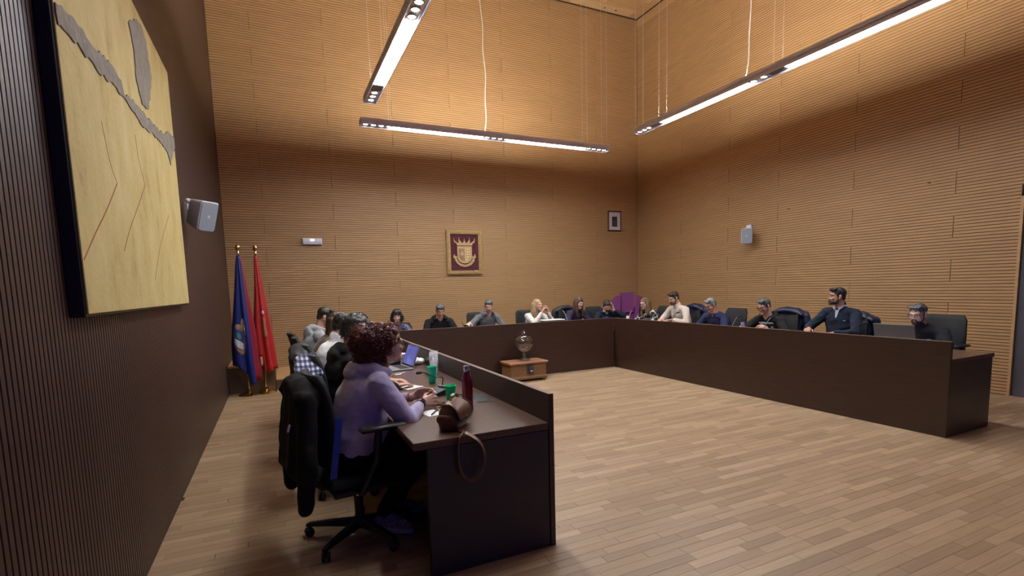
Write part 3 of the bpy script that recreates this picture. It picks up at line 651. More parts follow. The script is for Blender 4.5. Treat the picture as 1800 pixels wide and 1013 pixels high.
# ------------------------------------------------------------------ chairs
CHR = {}
def make_chair(name='office_chair'):
    t = empty(name, (0, 0, 0))
    MB().box(-0.24, 0.24, -0.22, 0.26, 0.385, 0.448, 0.03).build('seat', BLACKF, t, True)
    MB().box(-0.2, 0.2, -0.19, 0.2, 0.345, 0.384, 0.01).build('seat_pan', BLACK, t)
    n, m = 9, 10; f = []; b = []
    for i in range(m+1):
        z = 0.52+0.55*i/m; w = 0.225*(1-0.10*(2*i/m-1)**2)-(0.025 if i in (0, m) else 0)
        for j in range(n+1):
            u = j/n*2-1; y_ = -0.185-0.08*(i/m)**1.5-0.02*math.cos(i/m*PI*1.3)+0.045*u*u
            f.append(V((w*u, y_, z))); b.append(V((w*u, y_-0.03, z)))
    mb = MB(); N = len(f); q = lambda i, j: i*(n+1)+j
    fs = []
    for i in range(m):
        for j in range(n): fs += [(q(i, j), q(i, j+1), q(i+1, j+1), q(i+1, j)), (N+q(i, j), N+q(i+1, j), N+q(i+1, j+1), N+q(i, j+1))]
    for i in range(m): fs += [(q(i, 0), q(i+1, 0), N+q(i+1, 0), N+q(i, 0)), (q(i, n), N+q(i, n), N+q(i+1, n), q(i+1, n))]
    for j in range(n): fs += [(q(0, j), N+q(0, j), N+q(0, j+1), q(0, j+1)), (q(m, j), q(m, j+1), N+q(m, j+1), N+q(m, j))]
    mb.add(f+b, fs).build('backrest', MESHB, t, 'all')
    MB().tube([(0, -0.10, 0.36), (0, -0.21, 0.37), (0, -0.275, 0.44), (0, -0.25, 0.60), (0, -0.27, 0.80)], [0.03, 0.03, 0.028, 0.022, 0.015], 8).build('back_support', BLACK, t, True)
    for s in (-1, 1):
        a = MB().box(s*0.29-0.04, s*0.29+0.04, -0.05, 0.22, 0.735, 0.765, 0.012).build('armrest', BLACK, t, True)
        MB().tube([(s*0.29, 0.06, 0.735), (s*0.29, 0.04, 0.56), (s*0.275, -0.05, 0.38), (s*0.19, -0.05, 0.36)], [0.022, 0.024, 0.02, 0.02], 8).build('arm_post', BLACK, a, True)
    MB().cyl((0, 0, 0.10), (0, 0, 0.26), 0.028, seg=14).build('column', BLACK, t, True)
    MB().cyl((0, 0, 0.261), (0, 0, 0.344), 0.018, seg=12).build('gas_strut', CHROME, t, True)
    bs = MB().lathe([(0, 0.065), (0.045, 0.065), (0.05, 0.1), (0.036, 0.128), (0.029, 0.13), (0.029, 0.10), (0, 0.10)], 14).build('base', BLACK, t, True)
    for k in range(5):
        a = 2*PI*k/5+0.35; d = V((math.cos(a), math.sin(a), 0)); e = V((-d.y, d.x, 0)); rs = []
        for r_, w, z0, z1 in ((0.035, 0.028, 0.07, 0.115), (0.18, 0.024, 0.072, 0.105), (0.315, 0.018, 0.07, 0.09), (0.34, 0.014, 0.066, 0.082)):
            rs.append([d*r_+e*w+V((0, 0, z0)), d*r_-e*w+V((0, 0, z0)), d*r_-e*w*0.7+V((0, 0, z1)), d*r_+e*w*0.7+V((0, 0, z1))])
        lg = MB().rings(rs).build('leg', BLACK, bs)
        c = d*0.325; M = Matrix.Translation(c+V((0, 0, 0.0285))) @ Matrix.Rotation(a+0.6, 4, 'Z') @ Matrix.Rotation(PI/2, 4, 'X')
        cs = MB()
        for sg in (-1, 1): cs.lathe([(0.001, -0.009), (0.024, -0.009), (0.028, -0.006), (0.028, 0.006), (0.024, 0.009), (0.001, 0.009)], 14, M @ Matrix.Translation((0, 0, 0.014*sg)))
        cs.cyl(c+V((0, 0, 0.03)), c+V((0, 0, 0.068)), 0.008, seg=8)
        cs.build('caster', BLACK, bs, True)
    return t
chair0 = make_chair(); chair_used = [False]
def place_chair(x, y, rz, label):
    o = copy_tree(chair0) if chair_used[0] else chair0; chair_used[0] = True
    o.location = (x, y, 0); o.rotation_euler = (0, 0, rz)
    tag(o, label, 'chair', 'black office chairs around the desks'); return o

# ------------------------------------------------------------------ clothes hung over chairs
def drape(loc, rz, label, m, zlow, wtop=0.24, wlow=0.30, thick=0.05, ztop=1.10, front=0.72, sleeves=True, seed=0, name='coat', cat='coat', inner=None, back=0.0, lowc=0.0, hem=0.0):
    mb = MB(); sd = seed*11.3
    yb = -0.315-back
    def sect(z, y0, y1, w, wob):
        pts = []
        n = 28
        for j in range(n):
            a = 2*PI*j/n; x = w*math.copysign(abs(math.cos(a))**0.6, math.cos(a)); yy = (y0+y1)/2+(y1-y0)/2*math.copysign(abs(math.sin(a))**0.6, math.sin(a))
            yy += wob*math.sin(x*34+sd+z*3)*0.5+wob*0.4*math.sin(x*71+sd*2-z*5); pts.append(V((x+lowc*(ztop-z)**1.5, yy, z-hem*math.sin(a)*max(0, (ztop-z)/(ztop-zlow))**2)))
        return pts
    zs = [zlow+(ztop-0.07-zlow)*i/12 for i in range(13)]
    mb.rings([sect(z, yb-thick-0.045*(1-i/12), yb+0.03, lerp(wlow, wtop+0.02, min(1, i/9)), 0.022*(1-i/14)) for i, z in enumerate(zs)])
    mb.rings([sect(z, -0.275, -0.225, wtop*(0.9+0.1*(i/5)), 0.012) for i, z in enumerate([front+(ztop-0.06-front)*i/5 for i in range(6)])])
    rs = []                                                  # rolled shoulder line over the backrest top
    for i in range(15):
        u = i/14*2-1; rr_ = 0.055+0.018*(1-u*u)
        rs.append([V((wtop*1.08*u, -0.285-back*0.5+0.095*math.cos(a), ztop-0.055-0.07*u*u+rr_*0.8*math.sin(a))) for a in [2*PI*k/12 for k in range(12)]])
    mb.rings(rs)
    if sleeves:
        for s in (-1, 1):
            mb.cap((s*wtop*1.02, -0.30, ztop-0.13), (s*(wlow+0.03), yb-0.02, ztop-0.45), 0.062, 0.055); mb.cap((s*(wlow+0.03), yb-0.02, ztop-0.45), (s*(wlow-0.03), yb-0.03, ztop-0.72), 0.055, 0.045)
    me = remesh(mb, 0.014, 2, 0.6, lambda p: 0.012*noise.noise(V((p.x*9+sd, p.y*9, p.z*4)))+0.005*noise.noise(V((p.x*30, p.y*30, p.z*16+sd))))
    t = link(name, setmat(me, m), None, 'all', loc, (0, 0, rz)); tag(t, label, cat)
    return t
COATB = mat('coat_black', (0.0055, 0.005, 0.005), 0.85, var=0.2, spec=0.25)
COATN = mat('coat_navy', (0.010, 0.014, 0.042), 0.45, var=0.2)
COATG = mat('coat_charcoal', (0.018, 0.019, 0.023), 0.55, var=0.3)
PLAID = mat('plaid', (0.3, 0.3, 0.4), 0.85)
nt = PLAID.node_tree; tc = nt.nodes.new('ShaderNodeTexCoord'); out = None
def band(axis, scale, lo, prev):
    sx = nt.nodes.new('ShaderNodeSeparateXYZ'); nt.links.new(tc.outputs['Object'], sx.inputs[0])
    a = nt.nodes.new('ShaderNodeMath'); a.operation = 'MULTIPLY'; a.inputs[1].default_value = scale; nt.links.new(sx.outputs[axis], a.inputs[0])
    b = nt.nodes.new('ShaderNodeMath'); b.operation = 'FRACT'; nt.links.new(a.outputs[0], b.inputs[0])
    c = nt.nodes.new('ShaderNodeMath'); c.operation = 'GREATER_THAN'; c.inputs[1].default_value = lo; nt.links.new(b.outputs[0], c.inputs[0])
    if prev is None: return c.outputs[0]
    d = nt.nodes.new('ShaderNodeMath'); d.operation = 'ADD'; nt.links.new(c.outputs[0], d.inputs[0]); nt.links.new(prev, d.inputs[1]); return d.outputs[0]
o_ = band(2, 32, 0.5, band(1, 32, 0.5, None)); h_ = nt.nodes.new('ShaderNodeMath'); h_.operation = 'MULTIPLY'; h_.inputs[1].default_value = 0.45; nt.links.new(o_, h_.inputs[0])
ramp_mat(PLAID, h_.outputs[0], [(0.0, (0.018, 0.025, 0.085)), (0.4, (0.13, 0.15, 0.27)), (0.8, (0.62, 0.64, 0.72))], 'CONSTANT')

# ------------------------------------------------------------------ things on the left desk
T = D+0.001
# handbag
LEA = mat('brown_leather', (0.16, 0.072, 0.036), 0.38, var=0.25, vscale=12, bump=0.12, bscale=70)
LEAD = mat('brown_leather_strap', (0.15, 0.072, 0.037), 0.42, var=0.2, vscale=20)
t = empty('handbag', (1.62, -7.52, T), R(48), 'brown leather saddle bag with its strap hanging over the desk end', 'bag')
def bagsec(z, w, d, yo=0, lean=0): return [V((w*math.copysign(abs(math.cos(a))**0.55, math.cos(a))+lean, yo+d*math.copysign(abs(math.sin(a))**0.7, math.sin(a)), z)) for a in [2*PI*i/28 for i in range(28)]]
MB().rings([bagsec(0, 0.09, 0.045), bagsec(0.008, 0.105, 0.06), bagsec(0.05, 0.112, 0.066), bagsec(0.10, 0.105, 0.058), bagsec(0.135, 0.090, 0.042), bagsec(0.148, 0.075, 0.025)]).build('body', LEA, t, 'all')
fl = []
for i, (yy, zz, w) in enumerate(((0.045, 0.140, 0.088), (0.02, 0.158, 0.092), (-0.02, 0.158, 0.096), (-0.058, 0.135, 0.104), (-0.074, 0.10, 0.108), (-0.078, 0.072, 0.095), (-0.078, 0.05, 0.06))):
    fl.append([V((w*u, yy-0.004*(1-u*u), zz-0.012*u*u*(1 if i < 4 else 0))) for u in [k/8*2-1 for k in range(9)]])
vs = [p for r in fl for p in r]; fs = [(i*9+j, i*9+j+1, (i+1)*9+j+1, (i+1)*9+j) for i in range(6) for j in range(8)]
o = MB().add(vs, fs).build('flap', LEA, t, 'all'); o.modifiers.new('s', 'SOLIDIFY').thickness = 0.005
ed = [V((w*u, yy-0.004*(1-u*u)-0.003, zz)) for yy, zz, w, u in ((-0.02, 0.150, 0.096, -1), (-0.058, 0.125, 0.104, -1), (-0.074, 0.10, 0.108, -1), (-0.079, 0.072, 0.095, -1), (-0.080, 0.05, 0.06, -1), (-0.081, 0.046, 0.0, 0), (-0.080, 0.05, 0.06, 1), (-0.079, 0.072, 0.095, 1), (-0.074, 0.10, 0.108, 1), (-0.058, 0.125, 0.104, 1), (-0.02, 0.150, 0.096, 1))]
MB().tube(smooth_pts(ed), 0.0035, 6).build('piping', mat('leather_dark', (0.03, 0.013, 0.008), 0.5), t, True)
for s_ in (-1, 1):
    MB().cap((s_*0.108, -0.03, 0.065), (s_*0.108, 0.025, 0.065), 0.028, 0.028, 12, 0.45, (1, 0, 0)).build('side_pocket', LEA, t, 'all')
hd = MB().ribbon([(-0.05, -0.01, 0.162), (-0.03, -0.01, 0.185), (0.0, -0.01, 0.192), (0.03, -0.01, 0.185), (0.05, -0.01, 0.162)], 0.018, 0.004, (0, 1, 0)).build('handle', LEAD, t)
MB().lathe([(0, 0), (0.008, 0), (0.008, 0.004), (0, 0.005)], 10, Matrix.Translation((0.0, -0.081, 0.072)) @ Matrix.Rotation(PI/2, 4, 'X')).build('clasp', BRASS, t)
st = [(0.07, -0.055, 0.02), (0.045, -0.12, 0.012), (0.015, -0.19, 0.012), (-0.012, -0.225, -0.012), (-0.018, -0.230, -0.10), (-0.012, -0.232, -0.17), (0.01, -0.234, -0.215), (0.045, -0.236, -0.235), (0.09, -0.237, -0.215), (0.118, -0.236, -0.165), (0.122, -0.234, -0.10), (0.105, -0.231, -0.045), (0.07, -0.226, -0.008), (0.035, -0.19, 0.010), (0.02, -0.12, 0.006), (0.0, -0.066, 0.006)]
_b = Matrix.Rotation(R(-56), 4, 'Z'); sp = [_b @ q for q in smooth_pts(st)]; sp[0:6] = []
MB().ribbon(sp, 0.030, 0.0035, _b @ V((0.35, 1.0, 0.25))).build('shoulder_strap', LEAD, t, True)
# bottle
t = empty('drinks_bottle', (1.862, -7.10, T), 0, 'dark red metal bottle with a steel cap beside the brown bag', 'bottle')
MB().lathe([(0, 0), (0.033, 0), (0.036, 0.006), (0.036, 0.165), (0.034, 0.19), (0.026, 0.215), (0.0195, 0.232), (0.0185, 0.238), (0, 0.238)], 28).build('body', mat('red_enamel', (0.20, 0.008, 0.02), 0.22, metal=0.3, coat=0.5), t, True)
MB().lathe([(0, 0.2385), (0.022, 0.2385), (0.0235, 0.243), (0.0235, 0.268), (0.02, 0.275), (0, 0.276)], 24).build('cap', CHROME, t, True)
GREEN = mat('green_cup', (0.0, 0.75, 0.32), 0.35)
TEAL = mat('teal_cup', (0.0, 0.68, 0.42), 0.35)
GREEN2 = mat('green_cup_inside', (0.0, 0.30, 0.12), 0.5)
def cup(x, y_, h, r0, r1, label, m=GREEN, nm='cup', grp='green plastic cups'):
    t = empty(nm, (x, y_, T), 0, label, 'cup', grp)
    MB().lathe([(0.001, 0), (r0-0.002, 0), (r0, 0.004), (r1, h), (r1-0.003, h), (r0-0.003, 0.006), (0.001, 0.006)], 28, cap=False).build('body', m, t, True)
    MB().tube([(r1*math.cos(a), r1*math.sin(a), h) for a in [2*PI*i/24 for i in range(24)]], 0.0022, 6, True).build('rim', m, t, True)
cup(1.822, -6.86, 0.105, 0.030, 0.039, 'green plastic cup nearest the red bottle')
cup(1.90, -6.13, 0.135, 0.029, 0.040, 'taller green plastic cup in front of the clear tumblers', TEAL)
cup(1.93, -4.55, 0.135, 0.029, 0.040, 'green plastic cup half hidden behind the red haired woman', TEAL)
# clear printed tumblers
for i, (x, y_) in enumerate(((2.04, -5.70), (2.075, -5.60))):
    t = empty('tumbler', (x, y_, T), 0.7*i, ('clear printed tumbler with an orange motif, the rear of two' if i else 'clear printed tumbler with grey motif, the front of two'), 'glass', 'clear printed tumblers')
    MB().lathe([(0.001, 0), (0.034, 0), (0.036, 0.006), (0.040, 0.20), (0.038, 0.20), (0.034, 0.010), (0.001, 0.010)], 24, cap=False).build('body', mat('tumbler_glass', (0.75, 0.76, 0.80), 0.08, alpha=0.30), t, 'all')
    for k in range(7):
        a0 = k*0.9; z = 0.09+0.06*math.sin(k*2.1); rs = []
        for j in range(5): rs.append([V(((0.0375+0.010*0)*math.cos(a0+0.09*j)*1.08, 0.0375*1.08*math.sin(a0+0.09*j), z-0.02+0.006*math.sin(j*1.6+k))), V((0.0375*1.08*math.cos(a0+0.09*j), 0.0375*1.08*math.sin(a0+0.09*j), z+0.025+0.012*math.cos(j+k)))])
        MB().rings(rs, closed=False).build('printed_motif', [mat('print_grey', (0.10, 0.11, 0.13), 0.5), mat('print_white', (0.75, 0.75, 0.75), 0.5), mat('print_orange', (0.6, 0.24, 0.03), 0.5)][(k+i) % 3], t)
# conference microphones
def mic(x, y_, rz, label, z=T, gx=0.0, gy=0.20, gz=0.30, pale=False):
    t = empty('conference_microphone', (x, y_, z), rz, label, 'microphone', 'gooseneck conference microphones')
    mb = MB(); a = [(-0.06, -0.105, 0), (0.06, -0.105, 0), (0.06, 0.075, 0), (-0.06, 0.075, 0), (-0.057, -0.102, 0.015), (0.057, -0.102, 0.015), (0.075, 0.07, 0.058), (-0.055, 0.07, 0.058)]
    mb.add(a, [(0, 1, 2, 3), (4, 5, 6, 7), (0, 1, 5, 4), (1, 2, 6, 5), (2, 3, 7, 6), (3, 0, 4, 7)]).build('base', BLACK, t)
    MB().box(-0.04, 0.04, 0.03, 0.06, 0.052, 0.061, 0.003).build('button_bar', mat('mic_buttons', (0.25, 0.25, 0.26), 0.4), t)
    p = smooth_pts([(0, 0.045, 0.058), (0, 0.05, 0.12), (gx*0.3, 0.05-gy*0.35, gz*0.7), (gx*0.75, 0.05-gy*0.8, gz*0.95), (gx, 0.05-gy, gz)])
    g = MB().tube(p, 0.0042, 7).build('gooseneck', mat('mic_pale_stem', (0.40, 0.40, 0.42), 0.35, metal=0.6) if pale else BLACK, t, True)
    d = (p[-1]-p[-3]).normalized()
    MB().cap(p[-1], p[-1]+d*0.045, 0.0095, 0.0105, 10).build('capsule', mat('mic_foam', (0.02, 0.02, 0.022), 0.9), g, True)
    return t
m_ = mic(1.80, -6.62, -1.15, 'black gooseneck microphone on the desk by the clasped hands', gx=0.06, gy=0.25, gz=0.20)
mic(1.80, -4.95, -1.35, 'black gooseneck microphone behind the open laptop with blue screen', gy=0.2, gz=0.2)
mic(1.80, -3.7, -1.5, 'black gooseneck microphone at the far end of the wall side desk', gy=0.18, gz=0.24)
# papers, notes, pen, phone
def sheets(x, y_, rz, w, h, n, label, m=PAPER, th=0.0012, z=T):
    t = MB()
    for i in range(n):
        M = Matrix.Rotation(0.05*math.sin(i*2.3), 4, 'Z'); t.box(-w/2, w/2, -h/2, h/2, i*th*1.3, i*th*1.3+th, M=M)
    o = t.build('paper_sheet' if n == 1 else 'paper_stack', m, None, loc=(x, y_, z), rot=(0, 0, rz)); tag(o, label, 'paper'); return o
sheets(1.66, -6.21, 0.5, 0.16, 0.22, 3, 'loose white sheets on the desk left of the microphone base')
sheets(1.597, -7.15, 0.2, 0.105, 0.15, 1, 'small white note card under a pen near the bag')
def pen(x, y_, rz, label, m, z):
    t = empty('pen', (x, y_, z), rz, label, 'pen')
    MB().cap((-0.065, 0, 0.0045), (0.05, 0, 0.0045), 0.0042, 0.0042, 8).build('barrel', m, t, True)
    MB().cyl((0.051, 0, 0.0045), (0.068, 0, 0.0045), 0.0035, 0.0008, 8).build('tip', CHROME, t)
pen(1.615, -7.16, 1.0, 'black pen lying on the small note card', BLACK, T+0.0025)
pen(1.765, -5.52, 0.3, 'white pen on the desk before the laptop', WHITE, T)
pen(1.72, -5.60, 0.36, 'silver pen beside the white pen before the laptop', CHROME, T)
t = empty('phone', (1.70, -6.93, T), 1.1, 'black phone lying flat beside the clasped hands', 'phone')
MB().box(-0.037, 0.037, -0.075, 0.075, 0, 0.008, 0.003).build('body', BLACK, t)
MB().box(-0.034, 0.034, -0.072, 0.072, 0.0082, 0.0088).build('screen', mat('phone_glass', (0.006, 0.006, 0.008), 0.08), t)
# cable outlet let into the worktop
t = empty('cable_outlet', (2.02, -6.90, T), 0, 'black flip lid cable outlet set into the desk behind the bottle', 'outlet')
MB().box(-0.065, 0.065, -0.135, 0.135, 0, 0.004, 0.0015).build('bezel', mat('outlet_bezel', (0.25, 0.25, 0.27), 0.35, metal=0.8), t)
for i in range(7): MB().box(-0.055, 0.055, -0.125+i*0.036, -0.125+i*0.036+0.030, 0.0042, 0.007, 0.001).build('slat', BLACK, t)
MB().tube(smooth_pts([(1.86, -6.56, T+0.02), (1.90, -6.66, T+0.006), (1.93, -6.74, T+0.005), (1.96, -6.77, T+0.006)]), 0.004, 6).build('microphone_cable', BLACK, None, True)
tag(bpy.data.objects['microphone_cable'], 'short black cable from the microphone base to the outlet', 'cable')
# laptops
def laptop(x, y_, rz, ang, label, scr, w=0.33, dp=0.23, shell=None):
    shell = shell or mat('laptop_silver', (0.33, 0.34, 0.36), 0.35, metal=0.5)
    t = empty('laptop', (x, y_, T), rz, label, 'laptop')      # user side is -Y, hinge at +Y
    MB().box(-w/2, w/2, -dp/2, dp/2, 0, 0.015, 0.004).build('base', shell, t)
    kb = MB().box(-w*0.44, w*0.44, -0.01, dp/2-0.02, 0.0152, 0.0162).build('keyboard_well', mat('kb_well', (0.12, 0.12, 0.13), 0.5), t)
    for i in range(4):
        for j in range(12): MB().box(-w*0.43+j*w*0.0717, -w*0.43+j*w*0.0717+w*0.06, -0.006+i*0.0235, -0.006+i*0.0235+0.019, 0.0164, 0.0178).build('key', BLACK, kb)
    MB().box(-0.05, 0.05, -dp/2+0.012, -0.025, 0.0152, 0.0158).build('touchpad', mat('touchpad', (0.28, 0.29, 0.31), 0.3), t)
    M = Matrix.Translation((0, dp/2-0.004, 0.0158)) @ Matrix.Rotation(R(90-ang), 4, 'X') @ Matrix.Rotation(0, 4, 'Z')
    # lid in local x (width), y (up when opened): rotate so that +y points up/back
    M = Matrix.Translation((0, dp/2-0.004, 0.019)) @ Matrix.Rotation(R(180-ang), 4, 'X')
    MB().box(-w/2, w/2, 0, dp*0.97, -0.006, 0.0, 0.003, M).build('lid', shell, t)
    MB().box(-w/2+0.004, w/2-0.004, 0.004, dp*0.97-0.004, 0.0002, 0.002, 0, M).build('bezel', BLACK, t)
    MB().box(-w/2+0.012, w/2-0.012, 0.016, dp*0.97-0.012, 0.0022, 0.0028, 0, M).build('screen', scr, t)
    return t
SCR = mat('screen_blue', (0.01, 0.01, 0.02), 0.2, emit=(0.115, 0.125, 0.42), estr=1.0)
nt = SCR.node_tree; tc = nt.nodes.new('ShaderNodeTexCoord'); ck = nt.nodes.new('ShaderNodeTexNoise'); ck.inputs['Scale'].default_value = 12
nt.links.new(tc.outputs['Object'], ck.inputs[0]); rp = nt.nodes.new('ShaderNodeValToRGB'); rp.color_ramp.elements[0].position = 0.5; rp.color_ramp.elements[0].color = (0.085, 0.095, 0.36, 1); rp.color_ramp.elements[1].position = 0.85; rp.color_ramp.elements[1].color = (0.17, 0.19, 0.5, 1)
nt.links.new(ck.outputs[0], rp.inputs[0]); nt.links.new(rp.outputs[0], nt.nodes['Principled BSDF'].inputs['Emission Color'])
laptop(1.80, -5.20, R(-84), 112, 'open silver laptop with a blue screen on the wall side desk', SCR)
laptop(6.93, -7.08, R(90), 104, 'grey laptop seen from behind before the bearded man in glasses', mat('screen_white', (0.01, 0.01, 0.02), 0.2, emit=(0.75, 0.8, 1.0), estr=2.2), w=0.40, dp=0.275)
# mouse and crumpled tissue
t = empty('computer_mouse', (1.98, -5.78, T), 0.4, 'dark computer mouse with pale base beside the laptop', 'mouse')
MB().ell((0, 0, 0.0165), (0.032, 0.055, 0.0165)).build('body', mat('mouse_grey', (0.25, 0.25, 0.25), 0.4), t, True)
MB().ell((0, 0.03, 0.036), (0.004, 0.01, 0.004), None, 8, 6).build('scroll_wheel', BLACK, t, True)
def crumple(x, y_, r, h, label, seed):
    mb = MB(); mb.ell((0, 0, h), (r, r*0.8, h), None, 20, 14)
    mb.v = [tuple(V(p)+V(p).normalized()*0.018*noise.noise(V(p)*38+V((seed, 0, 0)))) for p in mb.v]; mb.v = [(a, b, max(c, 0.0)) for a, b, c in mb.v]
    tag(mb.build('crumpled_tissue', PAPER, None, loc=(x, y_, T)), label, 'tissue')
crumple(2.05, -5.05, 0.075, 0.035, 'crumpled white tissue behind the clear tumblers', 3)
sheets(1.97, -4.30, 0.5, 0.2, 0.28, 8, 'pile of white paper beyond the open laptop', th=0.004)
# things on the back and side desks
mic(2.50, -2.25, PI+0.15, 'black microphone in front of the dark haired woman in the flowered top', gy=0.10, gz=0.27)
mic(4.20, -2.28, PI-0.25, 'pale stemmed microphone before the man in grey stripes', gx=0.07, gy=0.08, gz=0.34, pale=True)
mic(5.56, -2.30, PI-0.25, 'pale stemmed microphone right of the white notebook', gx=0.07, gy=0.08, gz=0.33, pale=True)
mic(6.25, -2.25, PI-0.2, 'black microphone before the man resting his head on his hand', gx=0.10, gy=0.12, gz=0.30)
mic(6.98, -2.30, 2.3, 'pale stemmed microphone before the magenta seat', gx=-0.05, gy=0.14, gz=0.27, pale=True)
mic(6.75, -3.26, PI/2+0.1, 'pale stemmed microphone before the woman in black and white', gx=-0.06, gy=0.07, gz=0.28, pale=True)
mic(6.78, -3.72, PI/2+0.1, 'black microphone before the man in the cream sweater', gx=-0.07, gy=0.06, gz=0.28)
mic(6.75, -5.0, PI/2, 'pale stemmed microphone between the navy sweater and the black hoodie', gx=-0.06, gy=0.05, gz=0.27, pale=True)
mic(6.75, -5.52, PI/2, 'pale stemmed microphone in front of the black hoodie with print', gx=-0.08, gy=0.05, gz=0.28, pale=True)
mic(6.72, -6.62, PI/2, 'black microphone between the zip jacket and the laptop', gx=-0.15, gy=0.06, gz=0.27)
t = empty('water_glass', (3.60, -2.28, T), 0, 'short clear glass holding a dark pen by the outstretched hand', 'glass')
MB().lathe([(0.001, 0), (0.03, 0), (0.038, 0.17), (0.036, 0.17), (0.029, 0.006), (0.001, 0.006)], 20, cap=False).build('body', GLASS, t, 'all')
pt_ = MB().cap((0.01, 0, 0.012), (-0.07, 0, 0.245), 0.005, 0.005, 8).build('pen', BLACK, None, True, loc=(3.60, -2.28, T)); tag(pt_, 'dark pen standing in the short clear glass', 'pen')
t = empty('notebook', (5.22, -2.36, T), 0.05, 'thin white notebook propped up before the blonde woman', 'notebook')
MB().box(-0.21, 0.21, -0.10, 0.10, 0.172, 0.186, 0.003).build('cover', PAPER, t)
MB().box(-0.20, 0.20, -0.09, 0.09, 0.0, 0.171, 0.004).build('box_base', mat('notebook_base', (0.03, 0.03, 0.035), 0.5), t)
cup(7.06, -2.16, 0.15, 0.026, 0.033, 'white paper cup before the magenta seat', PAPER, 'paper_cup', None)
t = empty('water_bottle', (6.80, -5.10, T), 0, 'small water bottle with a lilac cap left of the black hoodie', 'bottle')
MB().lathe([(0, 0), (0.03, 0), (0.031, 0.10), (0.028, 0.13), (0.014, 0.15), (0, 0.15)], 18).build('body', mat('pet_bottle', (0.9, 0.92, 0.95), 0.05, trans=0.9), t, 'all')
MB().lathe([(0, 0.1505), (0.024, 0.1505), (0.024, 0.19), (0, 0.192)], 16).build('cap', mat('lilac_cap', (0.42, 0.36, 0.62), 0.4), t, True)
# magenta faceted seat in the corner
MAG = mat('magenta_felt', (0.125, 0.014, 0.10), 0.75, var=0.08)
MAG2 = mat('magenta_felt_light', (0.155, 0.022, 0.125), 0.75, var=0.08)
t = empty('faceted_seat', (7.98, -0.98, 0), R(-38), 'magenta faceted high seat standing in the corner of the two rows', 'seat'); t.scale = (0.86, 1, 1)
# front faces local -Y
XZ = Matrix(((1, 0, 0, 0), (0, 0, -1, 0), (0, 1, 0, 0), (0, 0, 0, 1)))
MB().prism([(-0.30, 0.0), (0.42, 0.0), (0.38, 0.98), (0.20, 1.02), (-0.22, 1.02), (-0.34, 0.98)], -0.10, 0.06, XZ).build('back_panel', MAG, t)
MB().prism([(-0.17, 0.90), (0.16, 0.90), (0.18, 1.345), (-0.20, 1.345)], -0.12, 0.10, XZ).build('tall_crest', MAG2, t)
MB().prism([(-0.39, 0.60), (-0.18, 0.60), (-0.18, 1.28), (-0.30, 1.275), (-0.40, 1.19)], -0.02, 0.16, XZ).build('left_facet', MAG2, t)
MB().prism([(0.16, 0.72), (0.26, 0.72), (0.33, 1.25), (0.22, 1.29)], -0.06, 0.12, XZ).build('right_facet', MAG2, t)
MB().prism([(0.27, 0.70), (0.36, 0.72), (0.41, 1.20), (0.335, 1.25)], -0.10, 0.06, XZ).build('right_facet', MAG, t)
MB().box(-0.30, 0.38, -0.55, -0.0615, 0.0, 0.42, 0.02).build('seat_block', MAG, t)

# ------------------------------------------------------------------ people
def rot_head(yaw, pitch, roll):
    return Matrix.Rotation(R(yaw), 4, 'Z') @ Matrix.Rotation(R(-pitch), 4, 'X') @ Matrix.Rotation(R(roll), 4, 'Y')
def ik(S, Wp, l1, l2, hint):
    d = Wp-S; L = d.length
    if L > (l1+l2)*0.995: Wp = S+d*((l1+l2)*0.995/L); d = Wp-S; L = d.length
    d.normalize(); a = (l1*l1-l2*l2+L*L)/(2*L); h = math.sqrt(max(l1*l1-a*a, 0))
    hn = V(hint)-d*V(hint).dot(d); hn.normalize()
    return S+d*a+hn*h, Wp
def hand(mb, Wp, d, n, curl, right, spread=1.0, sc=1.0, thumb=0.0):
    d = V(d).normalized(); n = V(n); n = (n-d*n.dot(d)).normalized(); th = d.cross(n)*(1 if right else -1)
    K = []
    for i in range(4):
        k = Wp+(d*(0.086, 0.091, 0.087, 0.078)[i]+th*(0.031, 0.0105, -0.0105, -0.029)[i]-n*(0.000, 0.003, 0.002, -0.001)[i])*sc
        mb.cap(Wp+d*0.006+th*(0.014, 0.005, -0.005, -0.014)[i]*sc, k, 0.0155*sc, 0.0105*sc, 8); K.append(k)
        ln = (0.043, 0.047, 0.043, 0.033)[i]*sc; p = k; a = 0.12
        dd = (d+th*spread*(1.5-i)*0.055).normalized()
        for q in range(3):
            a += curl*(0.75, 1.0, 0.7)[q]
            e = p+(dd*math.cos(a)+n*math.sin(a))*ln*(1, 0.64, 0.5)[q]
            mb.cap(p, e, (0.0093, 0.0083, 0.0076)[q]*sc, (0.0083, 0.0076, 0.0066)[q]*sc, 8); p = e
    mb.ell(Wp+(d*0.048)*sc, (0.03*sc, 0.03*sc, 0.012*sc), None, 10, 6) if False else None
    b = Wp+(d*0.022+th*0.020+n*0.006)*sc
    d1 = (d*0.62+th*(0.72-thumb*0.5)+n*(0.25+thumb*0.5)).normalized(); e = b+d1*0.046*sc
    mb.cap(b, e, 0.0155*sc, 0.0115*sc, 8)
    d2 = (d*0.85+th*(0.25-thumb*0.5)+n*(0.3+thumb*0.3)).normalized(); e2 = e+d2*0.032*sc; mb.cap(e, e2, 0.0108*sc, 0.0095*sc, 8)
    d3 = (d2+d*0.3+n*0.1).normalized(); mb.cap(e2, e2+d3*0.024*sc, 0.0092*sc, 0.0072*sc, 8)
TORSO = [(0, .165, .120), (.15, .172, .128), (.35, .152, .116), (.6, .163, .118), (.8, .172, .106), (.92, .142, .086), (1, .066, .058)]
